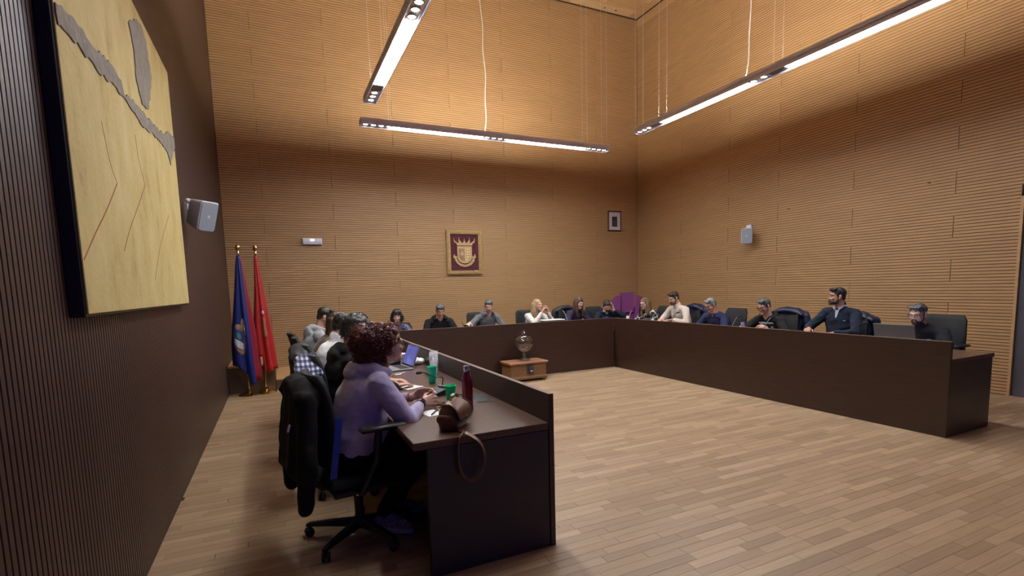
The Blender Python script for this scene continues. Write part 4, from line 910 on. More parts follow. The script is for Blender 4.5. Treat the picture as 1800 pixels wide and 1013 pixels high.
def torso(mb, P0, N, girth, sh, add, s0=0.0, belly=0.0):
    C = V((0, lerp(P0.y, N.y, 0.30)-0.035, lerp(P0.z, N.z, 0.55))); rs = []
    K = [(s0, TORSO[0][1], TORSO[0][2])]+TORSO[1:] if s0 < 0 else TORSO
    ks = []
    for i in range(len(K)-1):
        for q in range(3): u = q/3; ks.append(tuple(lerp(K[i][j], K[i+1][j], u) for j in range(3)))
    ks.append(K[-1])
    for s, a, b in ks:
        p = P0*(1-s)**2+C*2*s*(1-s)+N*s*s; t = ((C-P0)*(1-s)+(N-C)*s).normalized(); w = t.cross(V((1, 0, 0))).normalized()
        g = girth if s < 0.75 else lerp(girth, 1, min(1, (s-0.75)/0.2)); ww = a*g*(1+(sh/0.18-1)*s)
        bl = belly*math.exp(-((s-0.3)/0.22)**2)
        n = 20; ring = []
        for j in range(n):
            an = 2*PI*j/n; fwd = -math.sin(an)
            ring.append(p+V((1, 0, 0))*(ww+add)*math.cos(an)+w*math.sin(an)*((b*g+add)+(bl if fwd*1 > 0 and w.y < 0 or (fwd < 0 and w.y > 0) else 0)))
        rs.append(ring)
    mb.rings(rs)
def person(label, head, rz, oy, cfg, ox=0.0):
    """seated figure, faces local +Y; head = world position of the head's centre"""
    q = Matrix.Rotation(rz, 4, 'Z') @ V((ox, oy, 0))
    root = V((head[0]-q.x, head[1]-q.y, 0))
    t = empty('person', root, rz, label, 'person')
    g = cfg.get
    vox, dec = g('vox', 0.0065), g('dec', 0.5)
    girth, sh = g('girth', 1.0), g('sh', 0.18)
    Hc = V((ox, oy, head[2])); Rm = rot_head(g('yaw', 0), g('pitch', 0), g('roll', 0)); HM = Matrix.Translation(Hc) @ Rm @ Matrix.Scale(g('hs', 0.95 if g('sh', 0.18) > 0.165 else 0.92), 4)
    P0 = V((0, -0.02, 0.52)); N = Hc+(Rm.to_3x3() @ V((0, -0.03, -0.06)))*0.7+V((0, -0.035, -0.125))*1.0
    N.y = N.y-0.02
    T_ = (N-P0).normalized()
    sd = {}
    b = MB()
    # ---- body: one surface
    ph = lambda p: HM @ V(p)
    b.ell((0, -.012, .035), (.075, .094, .079), HM, 20, 14); b.ell((0, .026, -.028), (.063, .063, .086), HM, 20, 14)
    b.ell((0, .034, -.074), (.051, .052, .036), HM, 16, 10); b.cap(ph((-.012, .076, -.098)), ph((.012, .076, -.098)), .017, .017)
    b.cap(ph((0, .086, .012)), ph((0, .104, -.026)), .0085, .012); b.cap(ph((-.012, .094, -.032)), ph((.012, .094, -.032)), .0085, .0085)
    for s in (-1, 1):
        b.cap(ph((s*.012, .084, .024)), ph((s*.045, .068, .022)), .010, .011); b.ell((s*.036, .064, -.028), (.026, .022, .024), HM)
        b.ell((s*.0785, -.012, -.008), (.010, .021, .033), HM); b.cap(ph((s*.079, .0, -.03)), ph((s*.077, .004, -.04)), .008, .007)
    b.cap(ph((-.016, .083, -.062)), ph((.016, .083, -.062)), .0085, .0085)
    b.cap(ph((0, -.028, -.05)), N-T_*0.02, .054*girth**.5, .062*girth**.5, 14)
    torso(b, P0, N, girth*0.94, sh, -0.004)
    AR = {}
    for s, key in ((1, 'rh'), (-1, 'lh')):
        S = N+V((s*sh, 0, 0))-T_*0.062
        hw = g(key, (V((s*0.13, 0.44, 0.785)), (-s*0.35, 0.9, 0), (0, 0, -1), 0.45))
        E_, Wp = ik(S, V(hw[0]), 0.285, 0.25, g(key+'e', (s*0.9, -0.35, -0.6)))
        AR[s] = (S, E_, Wp, hw)
        b.cap(N+V((s*0.03, 0, -0.02)), S, .05, .054); b.cap(S, E_, .050*girth**.5, .041*girth**.5, 12); b.cap(E_, Wp, .040*girth**.5, .0265, 12)
        fd = V(hw[1]).normalized()
        b.cap(Wp, Wp+fd*0.02, .0255, .022, 10)
        hand(b, Wp+fd*0.012, fd, hw[2], hw[3], s > 0, g('spread', 1.0), g('hsc', 1.0), hw[4] if len(hw) > 4 else 0.0)
        hip = V((s*0.095, 0.0, 0.525)); kn = V((s*g('kneex', 0.115), g('kneey', 0.42), 0.50)); an = V(g('ank'+('r' if s > 0 else 'l'), (s*0.12, 0.36, 0.095)))
        b.cap(hip, kn, .078*girth**.5, .055, 12); b.cap(kn, an, .052, .036, 12)
        fdir = V(g('foot'+('r' if s > 0 else 'l'), (s*0.15, 1, -0.25))).normalized()
        b.cap(an+V((0, 0, -0.03)), an+fdir*0.13+V((0, 0, -0.02)), .034, .026); sd[s] = (hip, kn, an, fdir)
    bm_ = remesh(b, vox, 2, dec)
    body = link('body', setmat(bm_, g('skin', SKIN)), t, 'all')
    # ---- top
    c = MB(); st = g('style', 'crew'); tg = g('tgirth', 1.0)
    torso(c, P0.lerp(N, g('hem', 0.0)), N, girth*1.02*tg, sh, 0.016, -0.06, g('belly', 0.0))
    for s in (-1, 1):
        S, E_, Wp, hw = AR[s]
        c.cap(N+V((s*0.035, 0, -0.03)), S, .058, .070); c.cap(S, E_, .068*girth**.5, .058*girth**.5, 14)
        f = g('cuff', 0.90); e = E_.lerp(Wp, f); c.cap(E_, e, .057*girth**.5, .038, 14); c.cap(E_.lerp(Wp, f-0.1), e, .041, .037, 14)
    Cn = N+T_*0.012
    if st == 'hoodie':
        pts = [N+V((0.115*math.sin(a), 0.075*math.cos(a)+0.0, 0.035-0.045*(0.5+0.5*math.cos(a)))) for a in [R(-150+300*i/16)+PI for i in range(17)]]
        c.tube(pts, [lerp(0.026, 0.048, math.sin(PI*i/16)) for i in range(17)], 10)
        c.ell(N+V((0, -0.105, -0.02)), (0.14, 0.062, 0.085)); c.ell(N+V((0, -0.125, -0.045)), (0.125, 0.05, 0.085)); c.ell(N+V((0, -0.075, 0.012)), (0.115, 0.055, 0.045))
        if g('hoodx'): c.ell(N+V((0, -0.145, 0.0)), (0.125, 0.06, 0.05)); c.tube([N+V((0.125*math.sin(a), -0.05+0.10*math.cos(a), 0.03)) for a in [R(-110+220*i/12)+PI for i in range(13)]], 0.034, 10)
    elif st == 'mock': c.cap(N-T_*0.02, N+T_*0.055, .078, .067, 14)
    else: c.tube([N+V((0.074*math.cos(a), 0.07*math.sin(a), 0.016*-math.sin(a)))+T_*0.012 for a in [2*PI*i/18 for i in range(18)]], 0.013, 8, True)
    sdv = random.Random(label).random()*40; am = g('fold', 0.010)
    cl = remesh(c, g('cvox', vox*1.25), g('csm', 9), dec, lambda p: am*noise.noise(V((p.x*11+sdv, p.y*11, p.z*15)))+am*0.4*noise.noise(V((p.x*20+sdv, p.y*20, p.z*34))))
    top = link(g('topname', 'sweater'), setmat(cl, g('top', BLACKF)), t, 'all')
    # ---- trousers and shoes
    c = MB(); c.ell((0, 0.0, 0.53+g('hem', 0)*0.2), (.185*girth, .15*girth, .10+g('hem', 0)*0.4))
    for s in (-1, 1):
        hip, kn, an, fd = sd[s]
        c.cap(hip, kn, .092*girth**.5, .072, 12); c.cap(kn, an+V((0, 0, 0.02)), .070, .053, 12)
    tr_ = remesh(c, 0.011, 2, 0.5, lambda p: 0.006*noise.noise(p*13))
    for v in tr_.vertices: v.co.z = max(v.co.z, 0.455) if v.co.y < 0.22 and v.co.z > 0.36 else v.co.z
    link('trousers', setmat(tr_, g('trous', BLACKF)), t, 'all')
    for s in (-1, 1):
        hip, kn, an, fd = sd[s]; c = MB(); f2 = V((fd.x, fd.y, 0)).normalized(); bs = V((an.x, an.y, an.z-0.06)); pt = fd.z+0.25
        hl = bs-f2*0.045; toe = bs+f2*0.15+V((0, 0, pt*0.2-0.005))
        c.cap(hl, toe, .040, .034, 12, 0.85, (0, 0, 1)); c.cap(an+V((0, 0, 0.01)), hl+f2*0.02, .043, .04, 12); c.cap(bs+f2*0.04+V((0, 0, .03)), toe, .038, .025, 12)
        me = remesh(c, 0.008, 2, 0.6)
        sho = link('shoe', setmat(me, g('shoe', BLACK)), t, 'all')
        if g('sole'):
            k = MB(); side = V((f2.y, -f2.x, 0)); rs = []
            for i in range(11):
                u = i/10; p = (hl-f2*0.035).lerp(toe+f2*0.035, u); w = 0.040*math.sin(PI*min(1, 0.18+u*0.72))**0.5 if i not in (0, 10) else 0.018; zz = 0.0 if u > 0.35 else 0.008*(1-u/0.35)
                rs.append([p+side*w+V((0, 0, -0.042)), p-side*w+V((0, 0, -0.042)), p-side*w*1.05+V((0, 0, -0.012+zz)), p+side*w*1.05+V((0, 0, -0.012+zz))])
            k.rings(rs); k.build('sole', g('sole'), sho, True)
    # ---- face
    for s in (-1, 1):
        e = MB(); e.ell((0, 0, 0), (.0122, .0120, .0085), None, 12, 8); e.m = 1; e.lathe([(0.0001, 0.0126), (0.0058, 0.0112), (0.0064, 0.0095), (0.0001, 0.0085)], 10, Matrix.Rotation(-PI/2, 4, 'X'))
        e.v = [tuple(HM @ (V((s*.0315, .0735, .001))+V(p))) for p in e.v]; e.build('eye', [EYEW, EYED], t, 'all')
        e = MB(); e.cap(HM @ V((s*.014, .0925, .0245)), HM @ V((s*.034, .0885, .029)), .0036, .0036, 6); e.cap(HM @ V((s*.034, .0885, .029)), HM @ V((s*.052, .072, .024)), .0036, .002, 6); e.build('eyebrow', g('haircol'), t, 'all')
        if True:
            dl = 0.0 if g('lids', g('pitch', 0) > 12) else 0.0065
            e = MB(); e.ell((0, 0, 0.0015), (.0145, .0138, .0100), None, 12, 6); e.v = [tuple(HM @ (V((s*.0315, .0732, .0025+dl))+V(p))) for p in e.v]; e.build('eyelid', g('skin', SKIN), t, 'all')
    m_ = MB(); m_.cap(ph((-.019, .0865, -.0595)), ph((.019, .0865, -.0595)), .0045, .0045, 8, 0.8); m_.cap(ph((-.015, .0865, -.0675)), ph((.015, .0865, -.0675)), .005, .005, 8, 0.8); m_.build('lips', LIP, t, 'all')
    if g('beard'):
        k = MB(); k.ell((0, .038, -.083), (.052, .0555, .034), HM, 16, 10)
        for s in (-1, 1): k.cap(ph((s*.053, .028, -.078)), ph((s*.0655, .004, -.02)), .012, .006); k.cap(ph((s*.022, .087, -.075)), ph((s*.02, .088, -.052)), .009, .007)
        k.cap(ph((-.02, .089, -.049)), ph((.02, .089, -.049)), .0062, .0062); k.cap(ph((-.01, .079, -.098)), ph((.01, .079, -.098)), .02, .02)
        me = remesh(k, 0.005, 1, 0.7, lambda p: 0.0012*noise.noise(p*160)); link('beard', setmat(me, g('beard')), t, 'all')
    if g('glasses'):
        gm = g('glasses'); k = MB(); r_ = g('rim', 0.0022)
        for s in (-1, 1):
            rim = [ph((s*.033+.0245*math.copysign(abs(math.cos(a))**.75, math.cos(a)), .1015-abs(math.cos(a))*.002+(-.006 if math.cos(a)*s > 0.3 else 0), .0+.0175*math.copysign(abs(math.sin(a))**.75, math.sin(a)))) for a in [2*PI*i/20 for i in range(20)]]
            k.tube(rim, r_, 6, True); k.tube([ph((s*.0575, .093, .006)), ph((s*.073, .075, .008)), ph((s*.082, -.002, .010)), ph((s*.081, -.022, -.006))], r_, 6)
        k.tube([ph((-.009, .1015, .003)), ph((0, .106, .006)), ph((.009, .1015, .003))], r_, 6)
        go = k.build('glasses', gm, t, True)
        for s in (-1, 1):
            k = MB(); rr_ = [[ph((s*.033+.0225*u*math.copysign(abs(math.cos(a))**.75, math.cos(a)), .0998-abs(math.cos(a))*.002+(-.006 if math.cos(a)*s > 0.3 else 0)+dy, .0155*u*math.copysign(abs(math.sin(a))**.75, math.sin(a)))) for a in [2*PI*i/20 for i in range(20)]] for u, dy in ((1, 0), (1, .0012))]
            k.rings(rr_); k.build('lens', LENS, go, True)
    # ---- hair
    hs = g('hair', 'short'); hc = g('haircol'); k = MB(); gr = g('grow', 0.0)
    k.ell((0, -.020, .046), (.082+gr, .098+gr, .080+gr), HM, 24, 16); k.ell((0, -.058, -.015), (.064+gr, .052+gr, .058), HM, 16, 10)
    for s in (-1, 1): k.ell((s*.071, .012, .012), (.011, .016, .03), HM, 10, 8)
    if hs in ('short', 'swept'):
        for i in range(7 if hs == 'swept' else 5):
            x = -.05+.1*i/(6 if hs == 'swept' else 4); k.cap(ph((x, .042, .097)), ph((x*1.05+.004, .076-abs(x)*.25, .084+(.010 if hs == 'swept' else 0))), .022, .013)
    if hs == 'long' or hs == 'bob':
        L = g('hlen', 0.30); fr = g('hfront', 0.05)
        bk = Rm.to_3x3()
        def dn(p, l): w = ph(p); return V((w.x, w.y, w.z-l))
        for i in range(9):
            a = R(-95+190*i/8); p1 = (.079*math.sin(a), -.03-.075*math.cos(a), .01); q_ = dn((.088*math.sin(a), -.035-.085*math.cos(a), -.05), L*(0.5)); e_ = dn((.085*math.sin(a), -.03-.095*math.cos(a), -.05), L*(0.85+0.15*math.sin(i*2.1)))
            k.cap(ph(p1), q_, .034, .036); k.cap(q_, e_, .036, .016)
        for s in (-1, 1):
            q_ = dn((s*.078, fr, -.06), L*0.45); e_ = dn((s*.07, fr+.02, -.05), L*0.9)
            k.cap(ph((s*.066, fr-.01, .045)), ph((s*.08, fr-.005, -.03)), .020, .024); k.cap(ph((s*.08, fr-.005, -.03)), q_, .024, .028); k.cap(q_, e_, .028, .012)
    if hs == 'bob':
        for i in range(6): x = -.05+.1*i/5; k.cap(ph((x, .05, .095)), ph((x*1.1, .084-abs(x)*.3, .045)), .022, .012)
    if hs == 'curly':
        k.ell((0, -.03, .06), (.098, .108, .082), HM); k.ell((0, -.07, .0), (.085, .065, .07), HM)
    if hs == 'bigcurly':
        k.ell((0, -.115, .015), (.108, .128, .110), HM, 24, 16); k.ell((0, -.115, -.075), (.09, .10, .08), HM); k.ell((0, -.16, .05), (.09, .085, .075), HM); k.ell((0, -.045, .068), (.090, .10, .060), HM)
        k.cap(ph((0, .01, .10)), ph((0, .045, .088)), .036, .022)
        for s in (-1, 1): k.ell((s*.078, -.03, .03), (.022, .05, .05), HM)
    am2 = {'curly': 0.011, 'bigcurly': 0.012}.get(hs, 0.0045); fq = {'curly': 45, 'bigcurly': 30}.get(hs, 60)
    iv = HM.inverted()
    def fold(p):
        w = iv @ p
        if hs in ('curly', 'bigcurly'): return am2*noise.noise(w*fq)+am2*0.4*noise.noise(w*fq*2.3)
        return am2*noise.noise(V((w.x*95, w.y*35, w.z*22)))+g('messy', 0)*noise.noise(w*38)
    hm = remesh(k, 0.0055 if vox < 0.006 else 0.0075, 1, 0.7, fold)
    ho = link('hair', setmat(hm, hc), t, 'all')
    if g('tie'):
        for p in ((-.02, -.10, .135), (.03, -.07, .135), (.075, -.09, .095)):
            MB().cap(ph(p), ph((p[0]+.015, p[1]+.008, p[2]-.004)), .0055, .0045, 8).build('hair_pin', mat('pearl', (0.8, 0.78, 0.72), 0.3), ho, True)
    if hs in ('bigcurly', 'curly') and g('curls'):
        bv = BVHTree.FromPolygons([v.co.copy() for v in hm.vertices], [tuple(p.vertices) for p in hm.polygons]); k = MB(); rr_ = random.Random(5)
        cen = ph((0, -.07, .02))
        for i in range(g('curls')):
            d = V((rr_.gauss(0, 1), rr_.gauss(0, 1), rr_.gauss(0, 1))).normalized()
            w = (Rm.to_3x3().inverted() @ d)
            if w.y > 0.45 and w.z < 0.8: continue
            hit = bv.ray_cast(cen+d*0.4, -d)
            if hit[0] is None: continue
            p = hit[0]; nrm = hit[1]; dwn = (V((rr_.uniform(-.6, .6), rr_.uniform(-.6, .6), -1))); dwn = (dwn-nrm*dwn.dot(nrm)*0.8).normalized()
            u = dwn.orthogonal().normalized(); v_ = dwn.cross(u); L = rr_.uniform(.035, .075); cr_ = rr_.uniform(.005, .010); tw = rr_.uniform(2, 3.5); pts = []
            for j in range(15):
                s_ = j/14; a = s_*tw*2*PI; pts.append(p+nrm*(.003+.006*math.sin(PI*s_))+dwn*L*s_+(u*math.cos(a)+v_*math.sin(a))*cr_)
            tk = g('curlr', 1.0); k.tube(pts, [.0034*tk]*10+[.003*tk, .0027*tk, .0022*tk, .0016*tk, .001*tk], 4)
        tag(k.build('curls', g('curlmat', hc), ho, True), kind='stuff')
    sd['t'] = t; sd['HM'] = HM; sd['N'] = N; sd['T'] = T_; sd['AR'] = AR; sd['top'] = top; sd['root'] = root
    return sd
def hair_mat(name, a, b=None, sc=(60, 60, 8), rough=0.5):
    m = mat(name, a, rough, bump=0.5, bscale=30, stretch=(3, 3, 0.6))
    if b:
        nt = m.node_tree; tc = nt.nodes.new('ShaderNodeTexCoord'); mp = nt.nodes.new('ShaderNodeMapping'); mp.inputs['Scale'].default_value = sc
        nt.links.new(tc.outputs['Object'], mp.inputs[0]); ns = nt.nodes.new('ShaderNodeTexNoise'); ns.inputs['Scale'].default_value = 2; nt.links.new(mp.outputs[0], ns.inputs[0])
        ramp_mat(m, ns.outputs[0], [(0.4, a), (0.62, b)])
    return m
H_BLACK = hair_mat('hair_black', (0.008, 0.007, 0.007), (0.022, 0.018, 0.016))
H_DARK = hair_mat('hair_dark_brown', (0.012, 0.009, 0.007), (0.035, 0.024, 0.016))
H_BROWN = hair_mat('hair_brown', (0.045, 0.022, 0.012), (0.12, 0.062, 0.034))
H_LBROWN = hair_mat('hair_light_brown', (0.10, 0.055, 0.028), (0.23, 0.14, 0.075))
H_BLOND = hair_mat('hair_blond', (0.30, 0.18, 0.085), (0.52, 0.36, 0.19))
H_GREY = hair_mat('hair_grey', (0.10, 0.098, 0.095), (0.30, 0.29, 0.28))
H_SALT = hair_mat('hair_salt_pepper', (0.02, 0.02, 0.02), (0.16, 0.16, 0.155))
H_SALTC = hair_mat('hair_salt_curly', (0.012, 0.012, 0.012), (0.12, 0.12, 0.12), (40, 40, 40))
H_RED = hair_mat('hair_red_curly', (0.06, 0.013, 0.010), (0.21, 0.042, 0.030), (30, 30, 30))
BEARD = mat('beard_dark', (0.055, 0.036, 0.027), 0.8, bump=0.4, bscale=250)
BEARDB = mat('beard_brown', (0.09, 0.05, 0.034), 0.8, bump=0.4, bscale=250)
STUB = mat('stubble', (0.36, 0.20, 0.15), 0.8)
def cloth(name, rgb, rough=0.85, var=0.08): return mat(name, rgb, rough, var=var, vscale=30, bump=0.25, bscale=220, sheen=0.2 if max(rgb) > 0.1 else 0, spec=0.3)
LILAC = cloth('lilac_fleece', (0.42, 0.36, 0.58)); GREYH = cloth('grey_marl', (0.36, 0.37, 0.38)); WHITES = cloth('white_cotton', (0.80, 0.80, 0.82)); BLK = cloth('black_cotton', (0.011, 0.011, 0.012)); CREAM = cloth('cream_knit', (0.60, 0.50, 0.42)); CREAMW = cloth('white_knit', (0.62, 0.58, 0.53))
NAVYK = cloth('navy_knit', (0.022, 0.024, 0.075)); NAVYD = cloth('navy_dark', (0.012, 0.018, 0.035)); PURP = cloth('dark_purple', (0.035, 0.025, 0.06)); BRWN = cloth('brown_top', (0.12, 0.07, 0.05)); CHAR = cloth('charcoal_shirt', (0.018, 0.018, 0.022))
def stripe_mat(name, stops, scale, axis='Z', dist=2.0):
    m = mat(name, (0.3, 0.3, 0.3), 0.85); nt = m.node_tree; tc = nt.nodes.new('ShaderNodeTexCoord'); w = nt.nodes.new('ShaderNodeTexWave'); w.bands_direction = axis; w.inputs['Scale'].default_value = scale; w.inputs['Distortion'].default_value = dist
    nt.links.new(tc.outputs['Object'], w.inputs[0]); ramp_mat(m, w.outputs['Fac'], stops, 'CONSTANT'); return m
GSTR = stripe_mat('grey_stripes', [(0, (0.10, 0.105, 0.115)), (0.55, (0.165, 0.17, 0.18))], 12, 'Z', 0.6)
FLOW = stripe_mat('flowered_top', [(0, (0.02, 0.03, 0.07)), (0.3, (0.10, 0.17, 0.30)), (0.55, (0.30, 0.33, 0.45)), (0.72, (0.33, 0.08, 0.09)), (0.88, (0.05, 0.06, 0.10))], 9, 'DIAGONAL', 9)
BWP = mat('black_white_pattern', (0.5, 0.5, 0.5), 0.85); nt = BWP.node_tree; tc = nt.nodes.new('ShaderNodeTexCoord'); vo = nt.nodes.new('ShaderNodeTexVoronoi'); vo.feature = 'DISTANCE_TO_EDGE'; vo.distance = 'EUCLIDEAN'; vo.inputs['Scale'].default_value = 8
nt.links.new(tc.outputs['Object'], vo.inputs[0]); ramp_mat(BWP, vo.outputs['Distance'], [(0, (0.65, 0.63, 0.62)), (0.055, (0.012, 0.012, 0.013))], 'CONSTANT')
GBLK = mat('spectacle_black', (0.012, 0.01, 0.012), 0.3); GTORT = mat('spectacle_brown', (0.035, 0.014, 0.010), 0.3); GMET = mat('spectacle_metal', (0.10, 0.10, 0.11), 0.3, metal=0.6)
SHOE_G = mat('sneaker_mauve', (0.30, 0.23, 0.36), 0.8, var=0.5, vscale=40, bump=0.3, bscale=200); SOLE = mat('sneaker_sole', (0.55, 0.55, 0.72), 0.6)

LEFT, BACK, RIGHT = -PI/2, PI, PI/2
def hd(x, y_, z, d, n=(0, 0, -1), c=0.45, th=0.0): return (V((x, y_, z)), d, n, c, th)
# the row before the brown wall, nearest first
P1 = person('red curly haired woman in a lilac hoodie and glasses, hands clasped on the desk', (1.375, -7.0, 1.20), LEFT, 0.24, dict(
    vox=0.0042, hs=1.0, cvox=0.006, csm=16, hem=0.13, hoodx=True, dec=0.8, girth=1.2, sh=0.168, belly=0.045, yaw=15, pitch=4, hair='bigcurly', haircol=H_RED, curls=900, curlr=0.62, tie=True, skin=SKIN_L, top=LILAC, style='hoodie', topname='hoodie', glasses=GTORT, rim=0.0026, fold=0.007, tgirth=1.0,
    rh=hd(0.055, 0.425, 0.805, (-0.35, 0.95, 0.05), (-0.85, -0.2, -0.35), 0.62, 0.3), rhe=(0.75, -0.1, -0.65), lh=hd(-0.115, 0.41, 0.815, (0.45, 0.85, 0.22), (0.8, -0.45, -0.3), 0.42, 0.2), lhe=(-0.75, -0.1, -0.65), cuff=0.74, spread=1.3,
    ankr=(0.07, 0.15, 0.125), ankl=(-0.13, 0.28, 0.10), footr=(0.45, 0.8, -0.33), footl=(-0.1, 1, -0.25), shoe=SHOE_G, sole=SOLE, lids=False))
P2 = person('man in a black hoodie with curly salt and pepper hair, mostly behind the lilac hoodie', (1.325, -6.15, 1.225), LEFT, 0.20, dict(girth=1.05, pitch=14, hair='curly', curls=160, haircol=H_SALTC, top=BLK, style='hoodie', topname='hoodie', beard=STUB))
P3 = person('man with short black hair in a white sweatshirt with dark letters on the back', (1.31, -5.3, 1.215), LEFT, 0.20, dict(pitch=18, hair='short', haircol=H_BLACK, top=WHITES, style='mock', topname='sweatshirt'))
P4 = person('woman with long straight brown hair seated between the white sweatshirt and grey hoodie', (1.345, -4.5, 1.205), LEFT, 0.20, dict(sh=0.16, pitch=14, hair='long', hlen=0.42, haircol=H_BROWN, top=BRWN))
P5 = person('young man in a pale grey hoodie nearest the flags', (1.285, -3.7, 1.235), LEFT, 0.20, dict(girth=1.05, pitch=20, yaw=-8, hair='swept', haircol=H_DARK, top=GREYH, style='hoodie', topname='hoodie', beard=STUB, skin=SKIN))
# the row along the back wall
P6 = person('woman with a black bob and flowered blue and red top behind the back desk', (2.60, -1.6, 1.096), BACK, 0.26, dict(sh=0.155, yaw=-14, pitch=12, hair='bob', hlen=0.05, hfront=0.02, grow=0.006, messy=0.012, haircol=H_BLACK, top=FLOW, skin=SKIN_L))
P7 = person('man in a plain black hoodie with short dark grey hair looking down', (3.374, -1.6, 1.157), BACK, 0.28, dict(girth=1.1, sh=0.195, yaw=-10, pitch=26, hair='short', haircol=H_SALT, top=BLK, style='hoodie', topname='hoodie', skin=SKIN))
P8 = person('man in a grey striped sweater reaching out his hand to the glass', (4.306, -1.6, 1.199), BACK, 0.26, dict(yaw=-24, pitch=20, sh=0.185, hair='short', haircol=H_SALT, top=GSTR, style='hoodie', skin=SKIN_L, beard=STUB,
    rh=hd(0.44, 0.44, 0.915, (0.6, 0.75, -0.08), (0.1, 0, -1), 0.25), rhe=(0.6, -0.3, -0.8), cuff=0.88))
P9 = person('blonde woman in a white top with her hands clasped under her chin', (5.331, -1.6, 1.179), BACK, 0.24, dict(sh=0.155, yaw=26, pitch=2, hair='long', hlen=0.20, hfront=-0.005, haircol=H_BLOND, top=CREAMW, skin=SKIN_L, lids=False,
    rh=hd(0.0, 0.40, 1.03, (-0.55, 0.0, 0.85), (-0.6, 0.2, -0.3), 0.75, 0.3), lh=hd(-0.13, 0.41, 1.03, (0.15, 0.0, 1), (0.75, 0.1, -0.1), 0.7, 0.3), rhe=(0.7, 0.1, -0.9), lhe=(-0.7, 0.1, -0.9)))
P10 = person('woman with long dark brown hair and dark purple top looking down', (6.282, -1.6, 1.185), BACK, 0.26, dict(sh=0.158, yaw=8, pitch=20, hair='long', hlen=0.24, hfront=0.03, grow=0.004, haircol=H_BROWN, top=PURP, skin=SKIN_L))
P11 = person('man in a navy top resting his bowed head on his hand', (6.964, -1.6, 1.10), BACK, 0.28, dict(girth=1.05, yaw=-26, pitch=38, roll=6, hair='short', haircol=H_DARK, top=NAVYD, style='hoodie', topname='hoodie', skin=SKIN_L, beard=BEARD,
    lh=hd(-0.125, 0.33, 1.005, (0.15, -0.15, 1), (0.9, -0.2, 0.1), 0.35), lhe=(-0.9, 0.2, -0.6), cuff=0.82))
# the row before the oak side wall, from the corner to the door
P12 = person('woman in a black and white patterned top with long brown hair beside the magenta seat', (7.38, -2.28, 1.145), RIGHT, 0.26, dict(sh=0.155, yaw=6, pitch=18, hair='long', hlen=0.22, hfront=0.02, haircol=H_LBROWN, top=BWP, skin=SKIN_L, glasses=GMET))
P13 = person('bearded man in a cream polo neck sweater looking down', (7.38, -3.086, 1.252), RIGHT, 0.24, dict(sh=0.19, yaw=-6, pitch=22, hair='swept', haircol=H_DARK, top=CREAM, style='mock', skin=SKIN, beard=BEARDB,
    rh=hd(0.10, 0.44, 0.865, (-0.5, 0.85, 0), (0, 0, -1), 0.5), lh=hd(-0.16, 0.42, 0.865, (0.5, 0.85, 0), (0, 0, -1), 0.5)))
P14 = person('grey haired man in glasses and a navy sweater looking down', (7.38, -3.959, 1.145), RIGHT, 0.28, dict(girth=1.1, sh=0.19, yaw=-4, pitch=24, hair='short', haircol=H_GREY, top=NAVYK, skin=SKIN, glasses=GBLK))
P15 = person('man in black framed glasses and a black hoodie with white print', (7.38, -4.987, 1.145), RIGHT, 0.28, dict(girth=1.15, sh=0.195, yaw=-4, pitch=18, hair='swept', haircol=H_SALT, top=BLK, style='hoodie', topname='hoodie', skin=SKIN, glasses=GBLK, rim=0.003,
    rh=hd(0.20, 0.47, 0.81, (-0.1, 0.9, 0.25), (-0.6, -0.1, -0.6), 0.55), lh=hd(-0.22, 0.45, 0.815, (0.1, 0.8, 0.4), (0.7, -0.1, -0.5), 0.55)))
P16 = person('upright bearded man in a navy half zip jacket and white shirt gazing along the desk', (7.45, -6.02, 1.298), RIGHT, 0.12, dict(girth=1.05, sh=0.195, yaw=-34, pitch=0, hair='swept', haircol=H_BLACK, top=NAVYD, style='mock', topname='half_zip_jacket', skin=SKIN_T, beard=BEARD, lids=False,
    rh=hd(0.18, 0.40, 0.875, (-0.4, 0.85, 0.05), (0, 0, -1), 0.45), lh=hd(-0.12, 0.36, 0.83, (0.5, 0.8, 0), (0, 0, -1), 0.5)))
P17 = person('grey haired man with dark goatee and glasses behind the grey laptop', (7.38, -6.99, 1.105), RIGHT, 0.28, dict(girth=1.1, sh=0.195, yaw=0, pitch=14, hair='swept', haircol=H_SALT, top=CHAR, style='mock', skin=SKIN_L, beard=BEARD, glasses=GMET, lids=False))

# ---- details of single people
def on_surface(obj, o, d):
    me = obj.data; bv = BVHTree.FromPolygons([v.co.copy() for v in me.vertices], [tuple(p.vertices) for p in me.polygons]); return bv.ray_cast(V(o), V(d))
def wrap_poly(obj, P, name, shapes, o, ux, uz, d, m, th=0.003):
    """flat print laid on cloth: shapes are polygons in (u, v) metres, projected along d"""
    me = obj.data; bv = BVHTree.FromPolygons([v.co.copy() for v in me.vertices], [tuple(p.vertices) for p in me.polygons])
    mb = MB()
    for sp in shapes:
        hits = []
        for u, v in sp:
            h_ = bv.ray_cast(V(o)+V(ux)*u+V(uz)*v, V(d))
            if h_[0] is None: break
            hits.append(h_[0]-V(d).normalized()*th)
        if len(hits) == len(sp): mb.add(hits, [tuple(range(len(hits)))])
    if mb.v:
        o_ = mb.build(name, m, obj); o_.modifiers.new('s', 'SOLIDIFY').thickness = 0.0015
